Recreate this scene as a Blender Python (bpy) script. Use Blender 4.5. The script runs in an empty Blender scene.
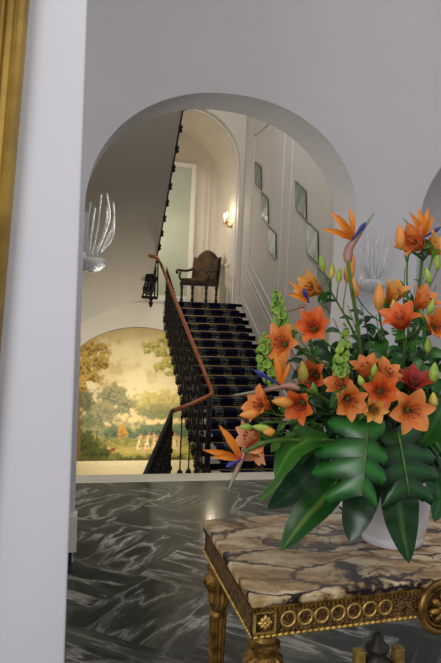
import bpy, math, random
from mathutils import Vector, Matrix, noise
random.seed(7)
C = bpy.context.scene.collection
PI = math.pi
V = Vector
# ------------------------------------------------------------------ camera
F = 680.0; CX, CY = 220.5, 331.5; H = 1.6
VPX, VPY, SL = 62.0, 295.0, 0.042
def pc(u, v): return V((u-CX, -(v-CY), -F))
yw = pc(VPX, VPY).normalized()
d2 = pc(VPX+1000, VPY+1000*SL)
zw = d2.cross(yw).normalized()
if zw.y < 0: zw = -zw
xw = yw.cross(zw).normalized()
R = Matrix((xw, yw, zw))            # camera coordinates -> world
cam_d = bpy.data.cameras.new('camera'); cam = bpy.data.objects.new('camera', cam_d); C.objects.link(cam)
cam_d.sensor_fit = 'VERTICAL'; cam_d.sensor_height = 36; cam_d.lens = F*36/663
cam_d.clip_start = 0.05
cam.matrix_world = Matrix.Translation((0, 0, H)) @ R.to_4x4()
bpy.context.scene.camera = cam
CAM = V((0, 0, H))
def ray(u, v): return (R @ pc(u, v))
def PY(u, v, y):
    r = ray(u, v); return CAM + r*(y/r.y)
def PZ(u, v, z):
    r = ray(u, v); return CAM + r*((z-H)/r.z)
def PX(u, v, x):
    r = ray(u, v); return CAM + r*(x/r.x)
CR = R @ V((1, 0, 0)); CU = R @ V((0, 1, 0)); CB = R @ V((0, 0, 1))
def face(a): return (CR*a[0] + CU*a[1] + CB*a[2]).normalized()
# ------------------------------------------------------------------ materials
def lin(c):
    return tuple(((x/255)/12.92 if x/255 <= .04045 else ((x/255+.055)/1.055)**2.4) for x in c) + (1,)
def newmat(name):
    m = bpy.data.materials.new(name); m.use_nodes = True
    n = m.node_tree; b = n.nodes['Principled BSDF']
    return m, n, b
def nd(n, t, **k):
    x = n.nodes.new(t)
    for a, v in k.items():
        if a.startswith('i_'): x.inputs[a[2:].replace('_', ' ')].default_value = v
        else: setattr(x, a, v)
    return x
def ramp(n, pts):
    r = n.nodes.new('ShaderNodeValToRGB'); e = r.color_ramp.elements
    while len(e) < len(pts): e.new(.5)
    for i, (p, c) in enumerate(pts): e[i].position = p; e[i].color = c
    return r
def plain(name, c, rough=.6, metal=0, var=.08, scale=12, bump=0, spec=.5, c2=None, bscale=None, trans=0):
    m, n, b = newmat(name)
    tc = nd(n, 'ShaderNodeTexCoord'); no = nd(n, 'ShaderNodeTexNoise'); no.inputs['Scale'].default_value = scale
    no.inputs['Detail'].default_value = 5
    n.links.new(tc.outputs['Object'], no.inputs['Vector'])
    c = lin(c); c2 = lin(c2) if c2 else tuple(max(0, x*(1-var*3)) for x in c[:3])+(1,)
    r = ramp(n, [(.3, c2), (.62, c)])
    n.links.new(no.outputs['Fac'], r.inputs['Fac']); n.links.new(r.outputs['Color'], b.inputs['Base Color'])
    b.inputs['Roughness'].default_value = rough; b.inputs['Metallic'].default_value = metal
    b.inputs['Specular IOR Level'].default_value = spec
    if bump:
        bp = nd(n, 'ShaderNodeBump'); bp.inputs['Strength'].default_value = bump
        if bscale:
            vo = nd(n, 'ShaderNodeTexVoronoi'); vo.inputs['Scale'].default_value = bscale
            n.links.new(tc.outputs['Object'], vo.inputs['Vector']); n.links.new(vo.outputs['Distance'], bp.inputs['Height'])
            bp.inputs['Distance'].default_value = .01
        else:
            n.links.new(no.outputs['Fac'], bp.inputs['Height']); bp.inputs['Distance'].default_value = .01
        n.links.new(bp.outputs['Normal'], b.inputs['Normal'])
    if trans:
        b.inputs['Subsurface Weight'].default_value = 0
        t = nd(n, 'ShaderNodeBsdfTranslucent'); mx = nd(n, 'ShaderNodeMixShader'); mx.inputs[0].default_value = trans
        n.links.new(r.outputs['Color'], t.inputs['Color'])
        n.links.new(b.outputs[0], mx.inputs[1]); n.links.new(t.outputs[0], mx.inputs[2])
        n.links.new(mx.outputs[0], n.nodes['Material Output'].inputs['Surface'])
    return m
def vcol(name, rough=.5, trans=.0, spec=.4):
    m, n, b = newmat(name)
    a = nd(n, 'ShaderNodeVertexColor', layer_name='col')
    no = nd(n, 'ShaderNodeTexNoise'); no.inputs['Scale'].default_value = 60
    tc = nd(n, 'ShaderNodeTexCoord'); n.links.new(tc.outputs['Object'], no.inputs['Vector'])
    mr = nd(n, 'ShaderNodeMapRange'); mr.inputs['To Min'].default_value = .85; mr.inputs['To Max'].default_value = 1.12
    n.links.new(no.outputs['Fac'], mr.inputs['Value'])
    mu = nd(n, 'ShaderNodeVectorMath', operation='SCALE')
    n.links.new(a.outputs['Color'], mu.inputs[0]); n.links.new(mr.outputs[0], mu.inputs['Scale'])
    n.links.new(mu.outputs[0], b.inputs['Base Color'])
    b.inputs['Roughness'].default_value = rough; b.inputs['Specular IOR Level'].default_value = spec
    if trans:
        t = nd(n, 'ShaderNodeBsdfTranslucent'); mx = nd(n, 'ShaderNodeMixShader'); mx.inputs[0].default_value = trans
        n.links.new(mu.outputs[0], t.inputs['Color'])
        n.links.new(b.outputs[0], mx.inputs[1]); n.links.new(t.outputs[0], mx.inputs[2])
        n.links.new(mx.outputs[0], n.nodes['Material Output'].inputs['Surface'])
    return m
def emit(name, c, s):
    m, n, b = newmat(name)
    b.inputs['Base Color'].default_value = lin(c); b.inputs['Emission Color'].default_value = lin(c)
    b.inputs['Emission Strength'].default_value = s
    return m
M = {}
M['near'] = plain('near_wall_paint', (226, 225, 230), .7, var=.01, scale=3)
M['wall'] = plain('arch_wall_paint', (205, 202, 204), .75, var=.015, scale=2)
M['hall'] = plain('stair_hall_paint', (202, 197, 188), .75, var=.015, scale=2)
M['rwall'] = plain('panelled_wall_paint', (196, 192, 188), .75, var=.015, scale=2)
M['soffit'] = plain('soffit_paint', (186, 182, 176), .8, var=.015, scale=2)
M['alcove'] = plain('alcove_paint', (214, 205, 190), .75, var=.015, scale=2)
M['trim'] = plain('trim_paint', (222, 218, 208), .5, var=.01)
M['dado'] = plain('dado_paint', (216, 202, 160), .6, var=.02)
M['dark'] = plain('dark_plinth', (38, 38, 44), .4)
M['stone'] = plain('white_stone', (196, 190, 178), .45, var=.05, scale=6)
M['ftrim'] = plain('pale_marble_border', (192, 187, 174), .3, var=.06, scale=5)
M['iron'] = plain('black_iron', (20, 19, 19), .5, .3)
M['wood'] = plain('handrail_wood', (164, 92, 42), .35, var=.12, scale=9)
M['brass'] = plain('brass', (170, 140, 80), .4, .8)
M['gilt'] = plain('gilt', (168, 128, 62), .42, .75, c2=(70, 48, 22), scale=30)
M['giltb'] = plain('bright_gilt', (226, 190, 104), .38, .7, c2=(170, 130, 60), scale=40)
M['giltd'] = plain('dark_gilt', (132, 100, 56), .5, .5, c2=(62, 46, 26), scale=60, bump=.9, bscale=160)  # darker gold colour for the apron lattice, medallion ground and florets
M['frame'] = plain('frame_gold', (176, 142, 62), .45, .45, c2=(120, 92, 34), scale=6)
M['bronze'] = plain('grey_bronze', (84, 78, 66), .5, .4, c2=(40, 38, 32), scale=20)
M['pot'] = plain('white_ceramic', (222, 218, 222), .35, var=.01)
M['soil'] = plain('floral_foam', (30, 50, 25), .9)
M['canvas'] = plain('painting_canvas', (110, 92, 60), .7, var=.2, scale=5)
M['chairw'] = plain('dark_carved_wood', (36, 18, 10), .4, var=.15, scale=20)
M['tapes'] = plain('tapestry', (84, 58, 34), .95, c2=(26, 30, 20), scale=7)
M['doorp'] = plain('grey_green_glass', (176, 182, 164), .35, var=.04, scale=1.5)
M['mirror'] = plain('antique_mirror_glass', (150, 160, 154), .38, .35, c2=(96, 112, 114), scale=4)
M['mframe'] = plain('mirror_edge', (60, 60, 56), .4, .5)
M['candle'] = plain('candle_sleeve', (230, 220, 190), .5)
M['bulb'] = emit('lamp_flame', (255, 236, 190), 5)
M['stem'] = plain('plant_stem', (96, 128, 50), .5, c2=(58, 92, 36), scale=30)
M['leafd'] = plain('dark_leaf', (28, 76, 28), .3, c2=(10, 42, 15), scale=16, trans=.12)
M['leafm'] = plain('mid_leaf', (54, 114, 38), .35, c2=(24, 70, 22), scale=16, trans=.2)
M['leafl'] = plain('light_leaf', (120, 170, 60), .4, c2=(76, 130, 44), scale=16, trans=.25)
M['bells'] = plain('bell_green', (176, 208, 96), .5, c2=(120, 170, 60), scale=40, trans=.3)
M['budg'] = plain('green_bud', (170, 190, 76), .45, c2=(120, 158, 56), scale=30)
M['budo'] = plain('orange_bud', (232, 150, 66), .45, c2=(206, 150, 60), scale=30)
M['budy'] = plain('yellow_bud', (214, 190, 84), .45, c2=(170, 170, 66), scale=30)
M['anther'] = plain('anther', (136, 60, 26), .8)
M['lily'] = vcol('lily_petal', .5, .22)
M['strel'] = vcol('strelitzia_petal', .42, .2)
M['leafv'] = vcol('strap_leaf', .3, .1, .5)
M['blue'] = plain('blue_petal', (56, 58, 150), .45)
M['spathe'] = vcol('spathe', .45, .1)
def glassy():
    m, n, b = newmat('frosted_crystal')
    b.inputs['Base Color'].default_value = (.92, .92, .93, 1); b.inputs['Roughness'].default_value = .22
    b.inputs['Transmission Weight'].default_value = .55; b.inputs['IOR'].default_value = 1.35
    tc = nd(n, 'ShaderNodeTexCoord'); vo = nd(n, 'ShaderNodeTexVoronoi'); vo.inputs['Scale'].default_value = 90
    n.links.new(tc.outputs['Object'], vo.inputs['Vector'])
    bp = nd(n, 'ShaderNodeBump'); bp.inputs['Strength'].default_value = .5; bp.inputs['Distance'].default_value = .01
    n.links.new(vo.outputs['Distance'], bp.inputs['Height']); n.links.new(bp.outputs[0], b.inputs['Normal'])
    return m
M['glass'] = glassy()
def floor_marble():
    m, n, b = newmat('green_marble'); L = n.links.new
    tc = nd(n, 'ShaderNodeTexCoord')
    rot = nd(n, 'ShaderNodeMapping'); rot.inputs['Rotation'].default_value = (0, 0, math.radians(38))
    L(tc.outputs['Object'], rot.inputs['Vector'])
    ck = nd(n, 'ShaderNodeTexChecker'); ck.inputs['Scale'].default_value = 1.5
    L(rot.outputs[0], ck.inputs['Vector'])
    def field(sc, seed, tint):
        mp = nd(n, 'ShaderNodeMapping'); mp.inputs['Scale'].default_value = sc; mp.inputs['Location'].default_value = (seed, seed*.7, 0)
        mp.inputs['Rotation'].default_value = (0, 0, tint)
        L(rot.outputs[0], mp.inputs['Vector'])
        no = nd(n, 'ShaderNodeTexNoise'); no.inputs['Scale'].default_value = 1.25; no.inputs['Detail'].default_value = 10; no.inputs['Roughness'].default_value = .55
        no.inputs['Distortion'].default_value = .25
        L(mp.outputs[0], no.inputs['Vector'])
        # thin veins where the noise crosses the middle
        s = nd(n, 'ShaderNodeMath', operation='SUBTRACT'); s.inputs[1].default_value = .5; L(no.outputs['Fac'], s.inputs[0])
        a = nd(n, 'ShaderNodeMath', operation='ABSOLUTE'); L(s.outputs[0], a.inputs[0])
        no2 = nd(n, 'ShaderNodeTexNoise'); no2.inputs['Scale'].default_value = 1.8; no2.inputs['Detail'].default_value = 8; no2.inputs['Roughness'].default_value = .66
        L(mp.outputs[0], no2.inputs['Vector'])
        rv = ramp(n, [(.0, (.8, .8, .8, 1)), (.008, (.42, .42, .42, 1)), (.03, (.1, .1, .1, 1)), (.06, (0, 0, 0, 1))]); L(a.outputs[0], rv.inputs['Fac'])
        rb = ramp(n, [(.3, lin((18, 24, 21))), (.52, lin((42, 48, 42))), (.74, lin((86, 90, 78)))]); L(no2.outputs['Fac'], rb.inputs['Fac'])
        br = nd(n, 'ShaderNodeTexNoise'); br.inputs['Scale'].default_value = 1.3; br.inputs['Detail'].default_value = 2; L(tc.outputs['Object'], br.inputs['Vector'])
        rbr = ramp(n, [(.36, (.15, .15, .15, 1)), (.62, (1, 1, 1, 1))]); L(br.outputs['Fac'], rbr.inputs['Fac'])
        mm = nd(n, 'ShaderNodeMath', operation='MULTIPLY'); L(rv.outputs[0], mm.inputs[0]); L(rbr.outputs[0], mm.inputs[1])
        mx = nd(n, 'ShaderNodeMix', data_type='RGBA'); L(mm.outputs[0], mx.inputs[0]); L(rb.outputs[0], mx.inputs[6]); mx.inputs[7].default_value = lin((182, 180, 172))
        return mx.outputs[2]
    A = field((.9, 3.4, 1), 3.1, .25); B = field((3.4, .9, 1), 8.7, .15)
    mx = nd(n, 'ShaderNodeMix', data_type='RGBA'); L(ck.outputs['Fac'], mx.inputs[0]); L(A, mx.inputs[6]); L(B, mx.inputs[7])
    L(mx.outputs[2], b.inputs['Base Color'])
    b.inputs['Roughness'].default_value = .12; b.inputs['Specular IOR Level'].default_value = .35
    return m
M['floor'] = floor_marble()
def table_marble():
    m, n, b = newmat('breccia_marble'); L = n.links.new
    tc = nd(n, 'ShaderNodeTexCoord')
    def warp(scale, amt, src):
        no = nd(n, 'ShaderNodeTexNoise'); no.inputs['Scale'].default_value = scale; no.inputs['Detail'].default_value = 7; no.inputs['Roughness'].default_value = .6
        L(src, no.inputs['Vector'])
        c = nd(n, 'ShaderNodeVectorMath', operation='SUBTRACT'); c.inputs[1].default_value = (.5, .5, .5); L(no.outputs['Color'], c.inputs[0])
        sc = nd(n, 'ShaderNodeVectorMath', operation='SCALE'); sc.inputs['Scale'].default_value = amt; L(c.outputs[0], sc.inputs[0])
        ad = nd(n, 'ShaderNodeVectorMath', operation='ADD'); L(src, ad.inputs[0]); L(sc.outputs[0], ad.inputs[1]); return ad.outputs[0]
    w = warp(5, .22, tc.outputs['Object'])
    def vor(sc, feat, loc):
        mp = nd(n, 'ShaderNodeMapping'); mp.inputs['Scale'].default_value = sc; mp.inputs['Rotation'].default_value = (0, 0, .15); mp.inputs['Location'].default_value = loc; L(w, mp.inputs['Vector'])
        vo = nd(n, 'ShaderNodeTexVoronoi', feature=feat); vo.inputs['Scale'].default_value = 1.0; L(mp.outputs[0], vo.inputs['Vector']); return vo
    def noi(scale, sc3):
        mp = nd(n, 'ShaderNodeMapping'); mp.inputs['Scale'].default_value = sc3; L(w, mp.inputs['Vector'])
        no = nd(n, 'ShaderNodeTexNoise'); no.inputs['Scale'].default_value = scale; no.inputs['Detail'].default_value = 6; L(mp.outputs[0], no.inputs['Vector']); return no.outputs['Fac']
    base = ramp(n, [(.34, lin((122, 92, 56))), (.47, lin((178, 146, 98))), (.60, lin((224, 204, 166)))]); L(noi(4, (1.4, 4, 3)), base.inputs['Fac'])
    def vein(sc, loc, a, bq, thick, col, cur):
        vo = vor(sc, 'DISTANCE_TO_EDGE', loc); mr = nd(n, 'ShaderNodeMapRange'); mr.inputs['From Min'].default_value = a; mr.inputs['From Max'].default_value = bq
        mr.inputs['To Min'].default_value = .004; mr.inputs['To Max'].default_value = thick; L(noi(3.2, (1, 2, 1)), mr.inputs['Value'])
        dv = nd(n, 'ShaderNodeMath', operation='DIVIDE'); L(vo.outputs['Distance'], dv.inputs[0]); L(mr.outputs[0], dv.inputs[1])
        r = ramp(n, [(.25, (1, 1, 1, 1)), (1.0, (0, 0, 0, 1))]); L(dv.outputs[0], r.inputs['Fac'])
        mx = nd(n, 'ShaderNodeMix', data_type='RGBA'); L(r.outputs[0], mx.inputs[0]); L(cur, mx.inputs[6]); mx.inputs[7].default_value = col; return mx.outputs[2]
    c = vein((4.2, 9.5, 8), (0, 0, 0), .30, .62, .16, lin((110, 82, 52)), base.outputs[0])
    c = vein((4.2, 9.5, 8), (0, 0, 0), .40, .66, .17, lin((32, 27, 28)), c)
    c = vein((9, 17, 15), (3, 1, 2), .50, .75, .10, lin((66, 50, 42)), c)
    L(c, b.inputs['Base Color']); b.inputs['Roughness'].default_value = .2
    return m
M['breccia'] = table_marble()
def runner_mat():
    m, n, b = newmat('runner_carpet'); L = n.links.new
    uv = nd(n, 'ShaderNodeUVMap', uv_map='uv'); se = nd(n, 'ShaderNodeSeparateXYZ'); L(uv.outputs[0], se.inputs[0])
    def math_(op, a, bb=None):
        x = nd(n, 'ShaderNodeMath', operation=op)
        for i, q in enumerate((a, bb)):
            if q is None: continue
            if isinstance(q, (int, float)): x.inputs[i].default_value = q
            else: L(q, x.inputs[i])
        return x.outputs[0]
    f = math_('FRACT', math_('ADD', math_('MULTIPLY', se.outputs[0], 3.3), .62))
    col = math_('LESS_THAN', f, .40)
    mp = nd(n, 'ShaderNodeMapping'); mp.inputs['Scale'].default_value = (26, 20, 1); L(uv.outputs[0], mp.inputs['Vector'])
    vo = nd(n, 'ShaderNodeTexVoronoi'); vo.inputs['Scale'].default_value = 1.2; vo.inputs['Randomness'].default_value = .35; L(mp.outputs[0], vo.inputs['Vector'])
    r = ramp(n, [(.18, lin((140, 138, 122))), (.36, lin((76, 80, 76))), (.55, lin((26, 29, 38)))]); L(vo.outputs['Distance'], r.inputs['Fac'])
    mx = nd(n, 'ShaderNodeMix', data_type='RGBA'); L(col, mx.inputs[0]); mx.inputs[6].default_value = lin((15, 19, 42)); L(r.outputs[0], mx.inputs[7])
    L(mx.outputs[2], b.inputs['Base Color']); b.inputs['Roughness'].default_value = .95; b.inputs['Specular IOR Level'].default_value = .1
    return m
M['runner'] = runner_mat()
# ------------------------------------------------------------------ mesh helpers
WL = {}
class MB:
    def __init__(s): s.v = []; s.f = []; s.c = []
    def add(s, vs, fs, cs=None):
        o = len(s.v); s.v += [V(q) for q in vs]; s.f += [tuple(i+o for i in q) for q in fs]
        s.c += list(cs) if cs else [(1, 1, 1, 1)]*len(vs)
        return s
    def box(s, a, b):
        x0, y0, z0 = a; x1, y1, z1 = b
        return s.add([(x0,y0,z0),(x1,y0,z0),(x1,y1,z0),(x0,y1,z0),(x0,y0,z1),(x1,y0,z1),(x1,y1,z1),(x0,y1,z1)],
                     [(0,3,2,1),(4,5,6,7),(0,1,5,4),(1,2,6,5),(2,3,7,6),(3,0,4,7)])
    def hexa(s, bot, top):      # two quads
        return s.add(list(bot)+list(top), [(3,2,1,0),(4,5,6,7),(0,1,5,4),(1,2,6,5),(2,3,7,6),(3,0,4,7)])
    def tube(s, path, rad, n=8, closed=False, cs=None):
        P = [V(p) for p in path]; k = len(P)
        if not isinstance(rad, (list, tuple)): rad = [rad]*k
        vs = []; fs = []; u = None
        for i in range(k):
            if closed: t = P[(i+1) % k]-P[i-1]
            else: t = P[min(i+1, k-1)]-P[max(i-1, 0)]
            if t.length < 1e-9: t = V((0, 0, 1))
            t.normalize()
            if u is None:
                u = t.cross(V((0, 0, 1)) if abs(t.z) < .9 else V((1, 0, 0))).normalized()
            u = (u - t*u.dot(t)).normalized(); w = t.cross(u)
            for j in range(n):
                a = 2*PI*j/n; vs.append(P[i] + (u*math.cos(a) + w*math.sin(a))*rad[i])
        m = k if closed else k-1
        for i in range(m):
            for j in range(n):
                a = i*n+j; b = i*n+(j+1) % n; c = ((i+1) % k)*n+(j+1) % n; d = ((i+1) % k)*n+j
                fs.append((a, b, c, d))
        if not closed:
            fs.append(tuple(range(n-1, -1, -1))); fs.append(tuple((k-1)*n+j for j in range(n)))
        return s.add(vs, fs)
    def lathe(s, prof, c=(0, 0, 0), n=24, flute=None, a0=0, a1=2*PI, axis=None):
        c = V(c); vs = []; fs = []; full = abs(a1-a0-2*PI) < 1e-6; m = n if full else n+1
        if axis is None: ex, ey, ez = V((1,0,0)), V((0,1,0)), V((0,0,1))
        else:
            ez = axis.normalized(); ex = ez.cross(V((0,0,1)) if abs(ez.z) < .9 else V((1,0,0))).normalized(); ey = ez.cross(ex)
        for r, z, *fl in prof:
            for j in range(m):
                a = a0+(a1-a0)*j/n
                q = r*(1-(fl[0] if fl else 0)*(j % 2))
                vs.append(c + ex*(math.cos(a)*q) + ey*(math.sin(a)*q) + ez*z)
        k = len(prof)
        for i in range(k-1):
            for j in range(n):
                b = (j+1) % m
                fs.append((i*m+j, i*m+b, (i+1)*m+b, (i+1)*m+j))
        if full:
            fs.append(tuple(range(n-1, -1, -1))); fs.append(tuple((k-1)*m+j for j in range(n)))
        return s.add(vs, fs)
    def sphere(s, c, r, n=10, sc=(1, 1, 1)):
        c = V(c); vs = []; fs = []; m = n//2+1
        for i in range(m+1):
            t = PI*i/m
            for j in range(n):
                a = 2*PI*j/n; vs.append(c+V((math.sin(t)*math.cos(a)*r*sc[0], math.sin(t)*math.sin(a)*r*sc[1], math.cos(t)*r*sc[2])))
        for i in range(m):
            for j in range(n): fs.append((i*n+j, (i+1)*n+j, (i+1)*n+(j+1) % n, i*n+(j+1) % n))
        return s.add(vs, fs)
    def grid(s, fn, nu, nv, cf=None):
        vs = []; cs = []
        for i in range(nu+1):
            for j in range(nv+1):
                vs.append(fn(i/nu, j/nv)); cs.append(cf(i/nu, j/nv) if cf else (1, 1, 1, 1))
        fs = [(i*(nv+1)+j, (i+1)*(nv+1)+j, (i+1)*(nv+1)+j+1, i*(nv+1)+j+1) for i in range(nu) for j in range(nv)]
        return s.add(vs, fs, cs)
    def build(s, name, mat, parent=None, smooth=False, col=False, bevel=0, solid=0, sub=0):
        me = bpy.data.meshes.new(name)
        off = WL[parent.name] if parent is not None else V((0, 0, 0))
        me.from_pydata([tuple(q-off) for q in s.v], [], s.f)
        if col:
            a = me.color_attributes.new('col', 'FLOAT_COLOR', 'POINT')
            flat = [x for q in s.c for x in (tuple(q)+(1,))[:4]]; a.data.foreach_set('color', flat)
        me.materials.append(M[mat] if isinstance(mat, str) else mat)
        if smooth:
            for p in me.polygons: p.use_smooth = True
        me.update()
        o = bpy.data.objects.new(name, me); C.objects.link(o)
        if parent is not None: o.parent = parent
        WL[o.name] = off.copy()
        if solid:
            k = o.modifiers.new('s', 'SOLIDIFY'); k.thickness = solid; k.offset = 0
        if bevel:
            k = o.modifiers.new('b', 'BEVEL'); k.width = bevel; k.segments = 2; k.limit_method = 'ANGLE'
        if sub:
            k = o.modifiers.new('ss', 'SUBSURF'); k.levels = sub; k.render_levels = sub
        return o
def tag(o, label=None, cat=None, group=None, kind=None):
    if label: o['label'] = label
    if cat: o['category'] = cat
    if group: o['group'] = group
    if kind: o['kind'] = kind
    return o
def thing(name, label, cat, loc, group=None):
    o = bpy.data.objects.new(name, None); o.empty_display_size = .05; C.objects.link(o); o.location = loc; WL[o.name] = V(loc)
    return tag(o, label, cat, group)
def struct(name, mb, mat, **k):
    return tag(mb.build(name, mat, **k), kind='structure')
def crom(pts, n):
    P = [V(p) for p in pts]; P = [P[0]*2-P[1]] + P + [P[-1]*2-P[-2]]; out = []
    m = len(P)-3
    for i in range(n+1):
        t = i/n*m; k = min(int(t), m-1); t -= k
        a, b, c, d = P[k:k+4]
        out.append(.5*((2*b)+(c-a)*t+(2*a-5*b+4*c-d)*t*t+(3*b-a-3*c+d)*t**3))
    return out
def mixc(a, b, t): return tuple(a[i]*(1-t)+b[i]*t for i in range(3))+(1,)
# ------------------------------------------------------------------ room shell
YA, YA2 = 4.1, 4.48                       # arch wall front, back
EDGE = 6.12                                 # end of the upper marble floor
YM = 14.6                                  # wall under the landing
ZL = 1.56                                  # landing level
ZB = -2.75                                 # lower hall floor
XR = 3.9
struct('floor', MB().box((-3.2, -2.6, -.12), (6.2, 5.86, 0)), 'floor')
struct('trim_1', MB().box((-.6, 5.86, -.3), (6.2, EDGE, .004)), 'ftrim', bevel=.01)
struct('floor_2', MB().box((-.6, EDGE-.3, ZB-.1), (6.2, YM, ZB)), 'ftrim')
struct('wall_under_floor', MB().box((-.6, 5.6, ZB), (6.2, 5.7, -.12)), 'wall')
# near left wall
xn = [PY(u, v, 2.0).x for u, v in ((82, 100), (73, 330), (67, 600))]; xe = sum(xn)/3
xt = PY(87.5, 0, 2.0); xb = PY(64.5, 663, 2.0); lean = lambda z: xb.x+(xt.x-xb.x)*(z-xb.z)/(xt.z-xb.z)
struct('wall_near', MB().hexa([(-3.2, 2.0, 0), (lean(0), 2.0, 0), (lean(0), 2.22, 0), (-3.2, 2.22, 0)], [(-3.2, 2.0, 4.6), (lean(4.6), 2.0, 4.6), (lean(4.6), 2.22, 4.6), (-3.2, 2.22, 4.6)]), 'near', bevel=.006)
# arch wall with two arches
ax0 = PY(84, 235, YA).x; ax1 = PY(357.5, 225, YA).x
zs = PY(357, 228, YA).z; zap = PY(207, 91, YA).z
pier = PY(418, 240, YA).x
def arch_wall(x0, x1, y0, y1, zb, zt, arches, n=36):
    mb = MB(); x = x0
    def quad(a, b, c, d): mb.add([a, b, c, d], [(0, 1, 2, 3)])
    for (xa, xb, zsp, rise, ex) in arches:
        for y in (y0, y1):
            quad((x, y, zb), (xa, y, zb), (xa, y, zt), (x, y, zt))
        pts = []
        for i in range(n+1):
            t = PI*(1-i/n); ct = math.cos(t); st = math.sin(t)
            cx = (abs(ct)**ex)*(1 if ct > 0 else -1); cz = abs(st)**ex
            pts.append(((xa+xb)/2+cx*(xb-xa)/2, zsp+rise*cz))
        for (a, za), (b, zb_) in zip(pts, pts[1:]):
            for y in (y0, y1): quad((a, y, za), (b, y, zb_), (b, y, zt), (a, y, zt))
            quad((a, y0, za), (a, y1, za), (b, y1, zb_), (b, y0, zb_))
        quad((xa, y0, zb), (xa, y1, zb), (xa, y1, zsp), (xa, y0, zsp))
        quad((xb, y0, zb), (xb, y1, zb), (xb, y1, zsp), (xb, y0, zsp))
        x = xb
    for y in (y0, y1): quad((x, y, zb), (x1, y, zb), (x1, y, zt), (x, y, zt))
    quad((x0, y0, zt), (x1, y0, zt), (x1, y1, zt), (x0, y1, zt))
    quad((x0, y0, zb), (x0, y1, zb), (x0, y1, zt), (x0, y0, zt)); quad((x1, y0, zb), (x1, y1, zb), (x1, y1, zt), (x1, y0, zt))
    return mb
struct('wall_arcade', arch_wall(-3.2, 6.2, YA, YA2, 0, 5.2, [(ax0, ax1, zs, zap-zs, .94), (pier, pier+ax1-ax0, zs, zap-zs, .94)]), 'wall')
struct('ceiling', MB().box((-3.2, .2, 4.6), (6.2, YA+.05, 4.7)), 'wall')
bb = MB()
for a, b in ((-3.2, ax0+.015), (ax1-.015, pier+.015)):
    bb.box((a, YA-.025, .07), (b, YA+.05, .285)); bb.box((a, YA-.012, .27), (b, YA+.04, .3))
struct('baseboard_left', bb, 'trim')
bb = MB()
for a, b in ((-3.2, ax0-.01), (ax1+.01, pier-.01)): bb.box((a, YA-.02, 0), (b, YA+.02, .07))
struct('baseboard_plinth', bb, 'dark')
# stair hall walls
struct('wall_left', MB().box((-.7, YA2, ZB), (-.55, 18, 8.2)), 'hall')
struct('wall_right', MB().box((XR, YA2, ZB), (XR+.15, 14.9, 8.2)), 'rwall')
struct('ceiling_stair_hall', MB().box((-.7, YA2, 8.2), (XR+.2, 18, 8.3)), 'hall')
struct('wall_below_landing', MB().box((-.6, YM, ZB), (XR, YM+.12, ZL-.02)), 'trim')
struct('floor_landing', MB().box((-.6, YM-.03, ZL-.06), (XR+.05, 17.4, ZL)), 'stone')
struct('wall_passage', MB().box((2.72, 5.0, 0), (5.6, 5.1, 5.0)), 'wall')
# far arch and alcove
fx1 = PY(238, 225, 14.9).x; fxc = PY(187, 120, 14.9).x; fr = fx1-fxc; fz = PY(200, 106, 14.9).z-fr*.95
struct('wall_far', arch_wall(-.6, XR+.1, 14.9, 15.12, ZL, 8.2, [(fxc-fr, fx1, fz, fr*.95, 1)]), 'hall')
ring = MB()
for i in range(32):
    t0, t1 = PI*i/32, PI*(i+1)/32
    q = []
    for t in (t0, t1):
        for r in (fr, fr+.09):
            q.append((fxc+math.cos(t)*r, fz+math.sin(t)*r*.95))
    ring.hexa([(q[0][0], 14.894, q[0][1]), (q[1][0], 14.894, q[1][1]), (q[3][0], 14.894, q[3][1]), (q[2][0], 14.894, q[2][1])],
              [(q[0][0], 14.91, q[0][1]), (q[1][0], 14.91, q[1][1]), (q[3][0], 14.91, q[3][1]), (q[2][0], 14.91, q[2][1])])
ring.box((fx1, 14.894, ZL), (fx1+.09, 14.91, fz)); ring.box((fxc-fr-.09, 14.894, ZL), (fxc-fr, 14.91, fz))
struct('trim_2', ring, 'hall')
YB = 17.2; wx = fx1-.02
al = MB()
al.add([(wx, 15.1, ZL), (wx, YB, ZL), (wx, YB, fz), (wx, 15.1, fz)], [(0, 1, 2, 3)])
lx = fxc-fr+.02
al.add([(lx, 15.1, ZL), (lx, YB, ZL), (lx, YB, fz), (lx, 15.1, fz)], [(0, 1, 2, 3)])
al.add([(lx, YB, ZL), (wx, YB, ZL), (wx, YB, fz), (lx, YB, fz)], [(0, 1, 2, 3)])
rr = (wx-lx)/2
al.grid(lambda a, b: V(((lx+wx)/2+rr*math.cos(PI*a), 15.1+b*(YB-15.1), fz+rr*.95*math.sin(PI*a))), 24, 1)
n0 = 20
al.add([((lx+wx)/2+rr*math.cos(PI*i/n0), YB, fz+rr*.95*math.sin(PI*i/n0)) for i in range(n0+1)], [tuple(range(n0+1))])
struct('wall_alcove', al, 'alcove')
# door of the alcove
dx1 = PY(189, 235, YB-.06).x; dz = PY(188, 168, YB-.06).z; dx0 = dx1-1.15
d = tag(MB().box((dx0, YB-.07, ZL+.14), (dx1, YB-.03, dz)).build('door_1', 'doorp'), kind='structure')
fb = MB(); w = .11
fb.box((dx0-w, YB-.1, ZL), (dx0, YB-.001, dz+w)); fb.box((dx1, YB-.1, ZL), (dx1+w, YB-.001, dz+w)); fb.box((dx0, YB-.1, dz), (dx1, YB-.001, dz+w)); fb.box((dx0, YB-.1, ZL), (dx1, YB-.001, ZL+.14))
fb.build('door_frame', 'trim', d)
pm = MB()
for a, b in (((203, 130), 1), ((208, 130), 1)):
    x = PY(a[0], 230, YB).x; pm.box((x-.02, YB-.03, ZL+.2), (x+.02, YB, 5.0))
pm.box((wx-.03, 15.5, ZL+.0), (wx, 16.6, ZL+.9)); pm.box((wx-.05, 15.45, ZL+.88), (wx, 16.65, ZL+.94))
struct('trim_3', pm, 'alcove')
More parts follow.
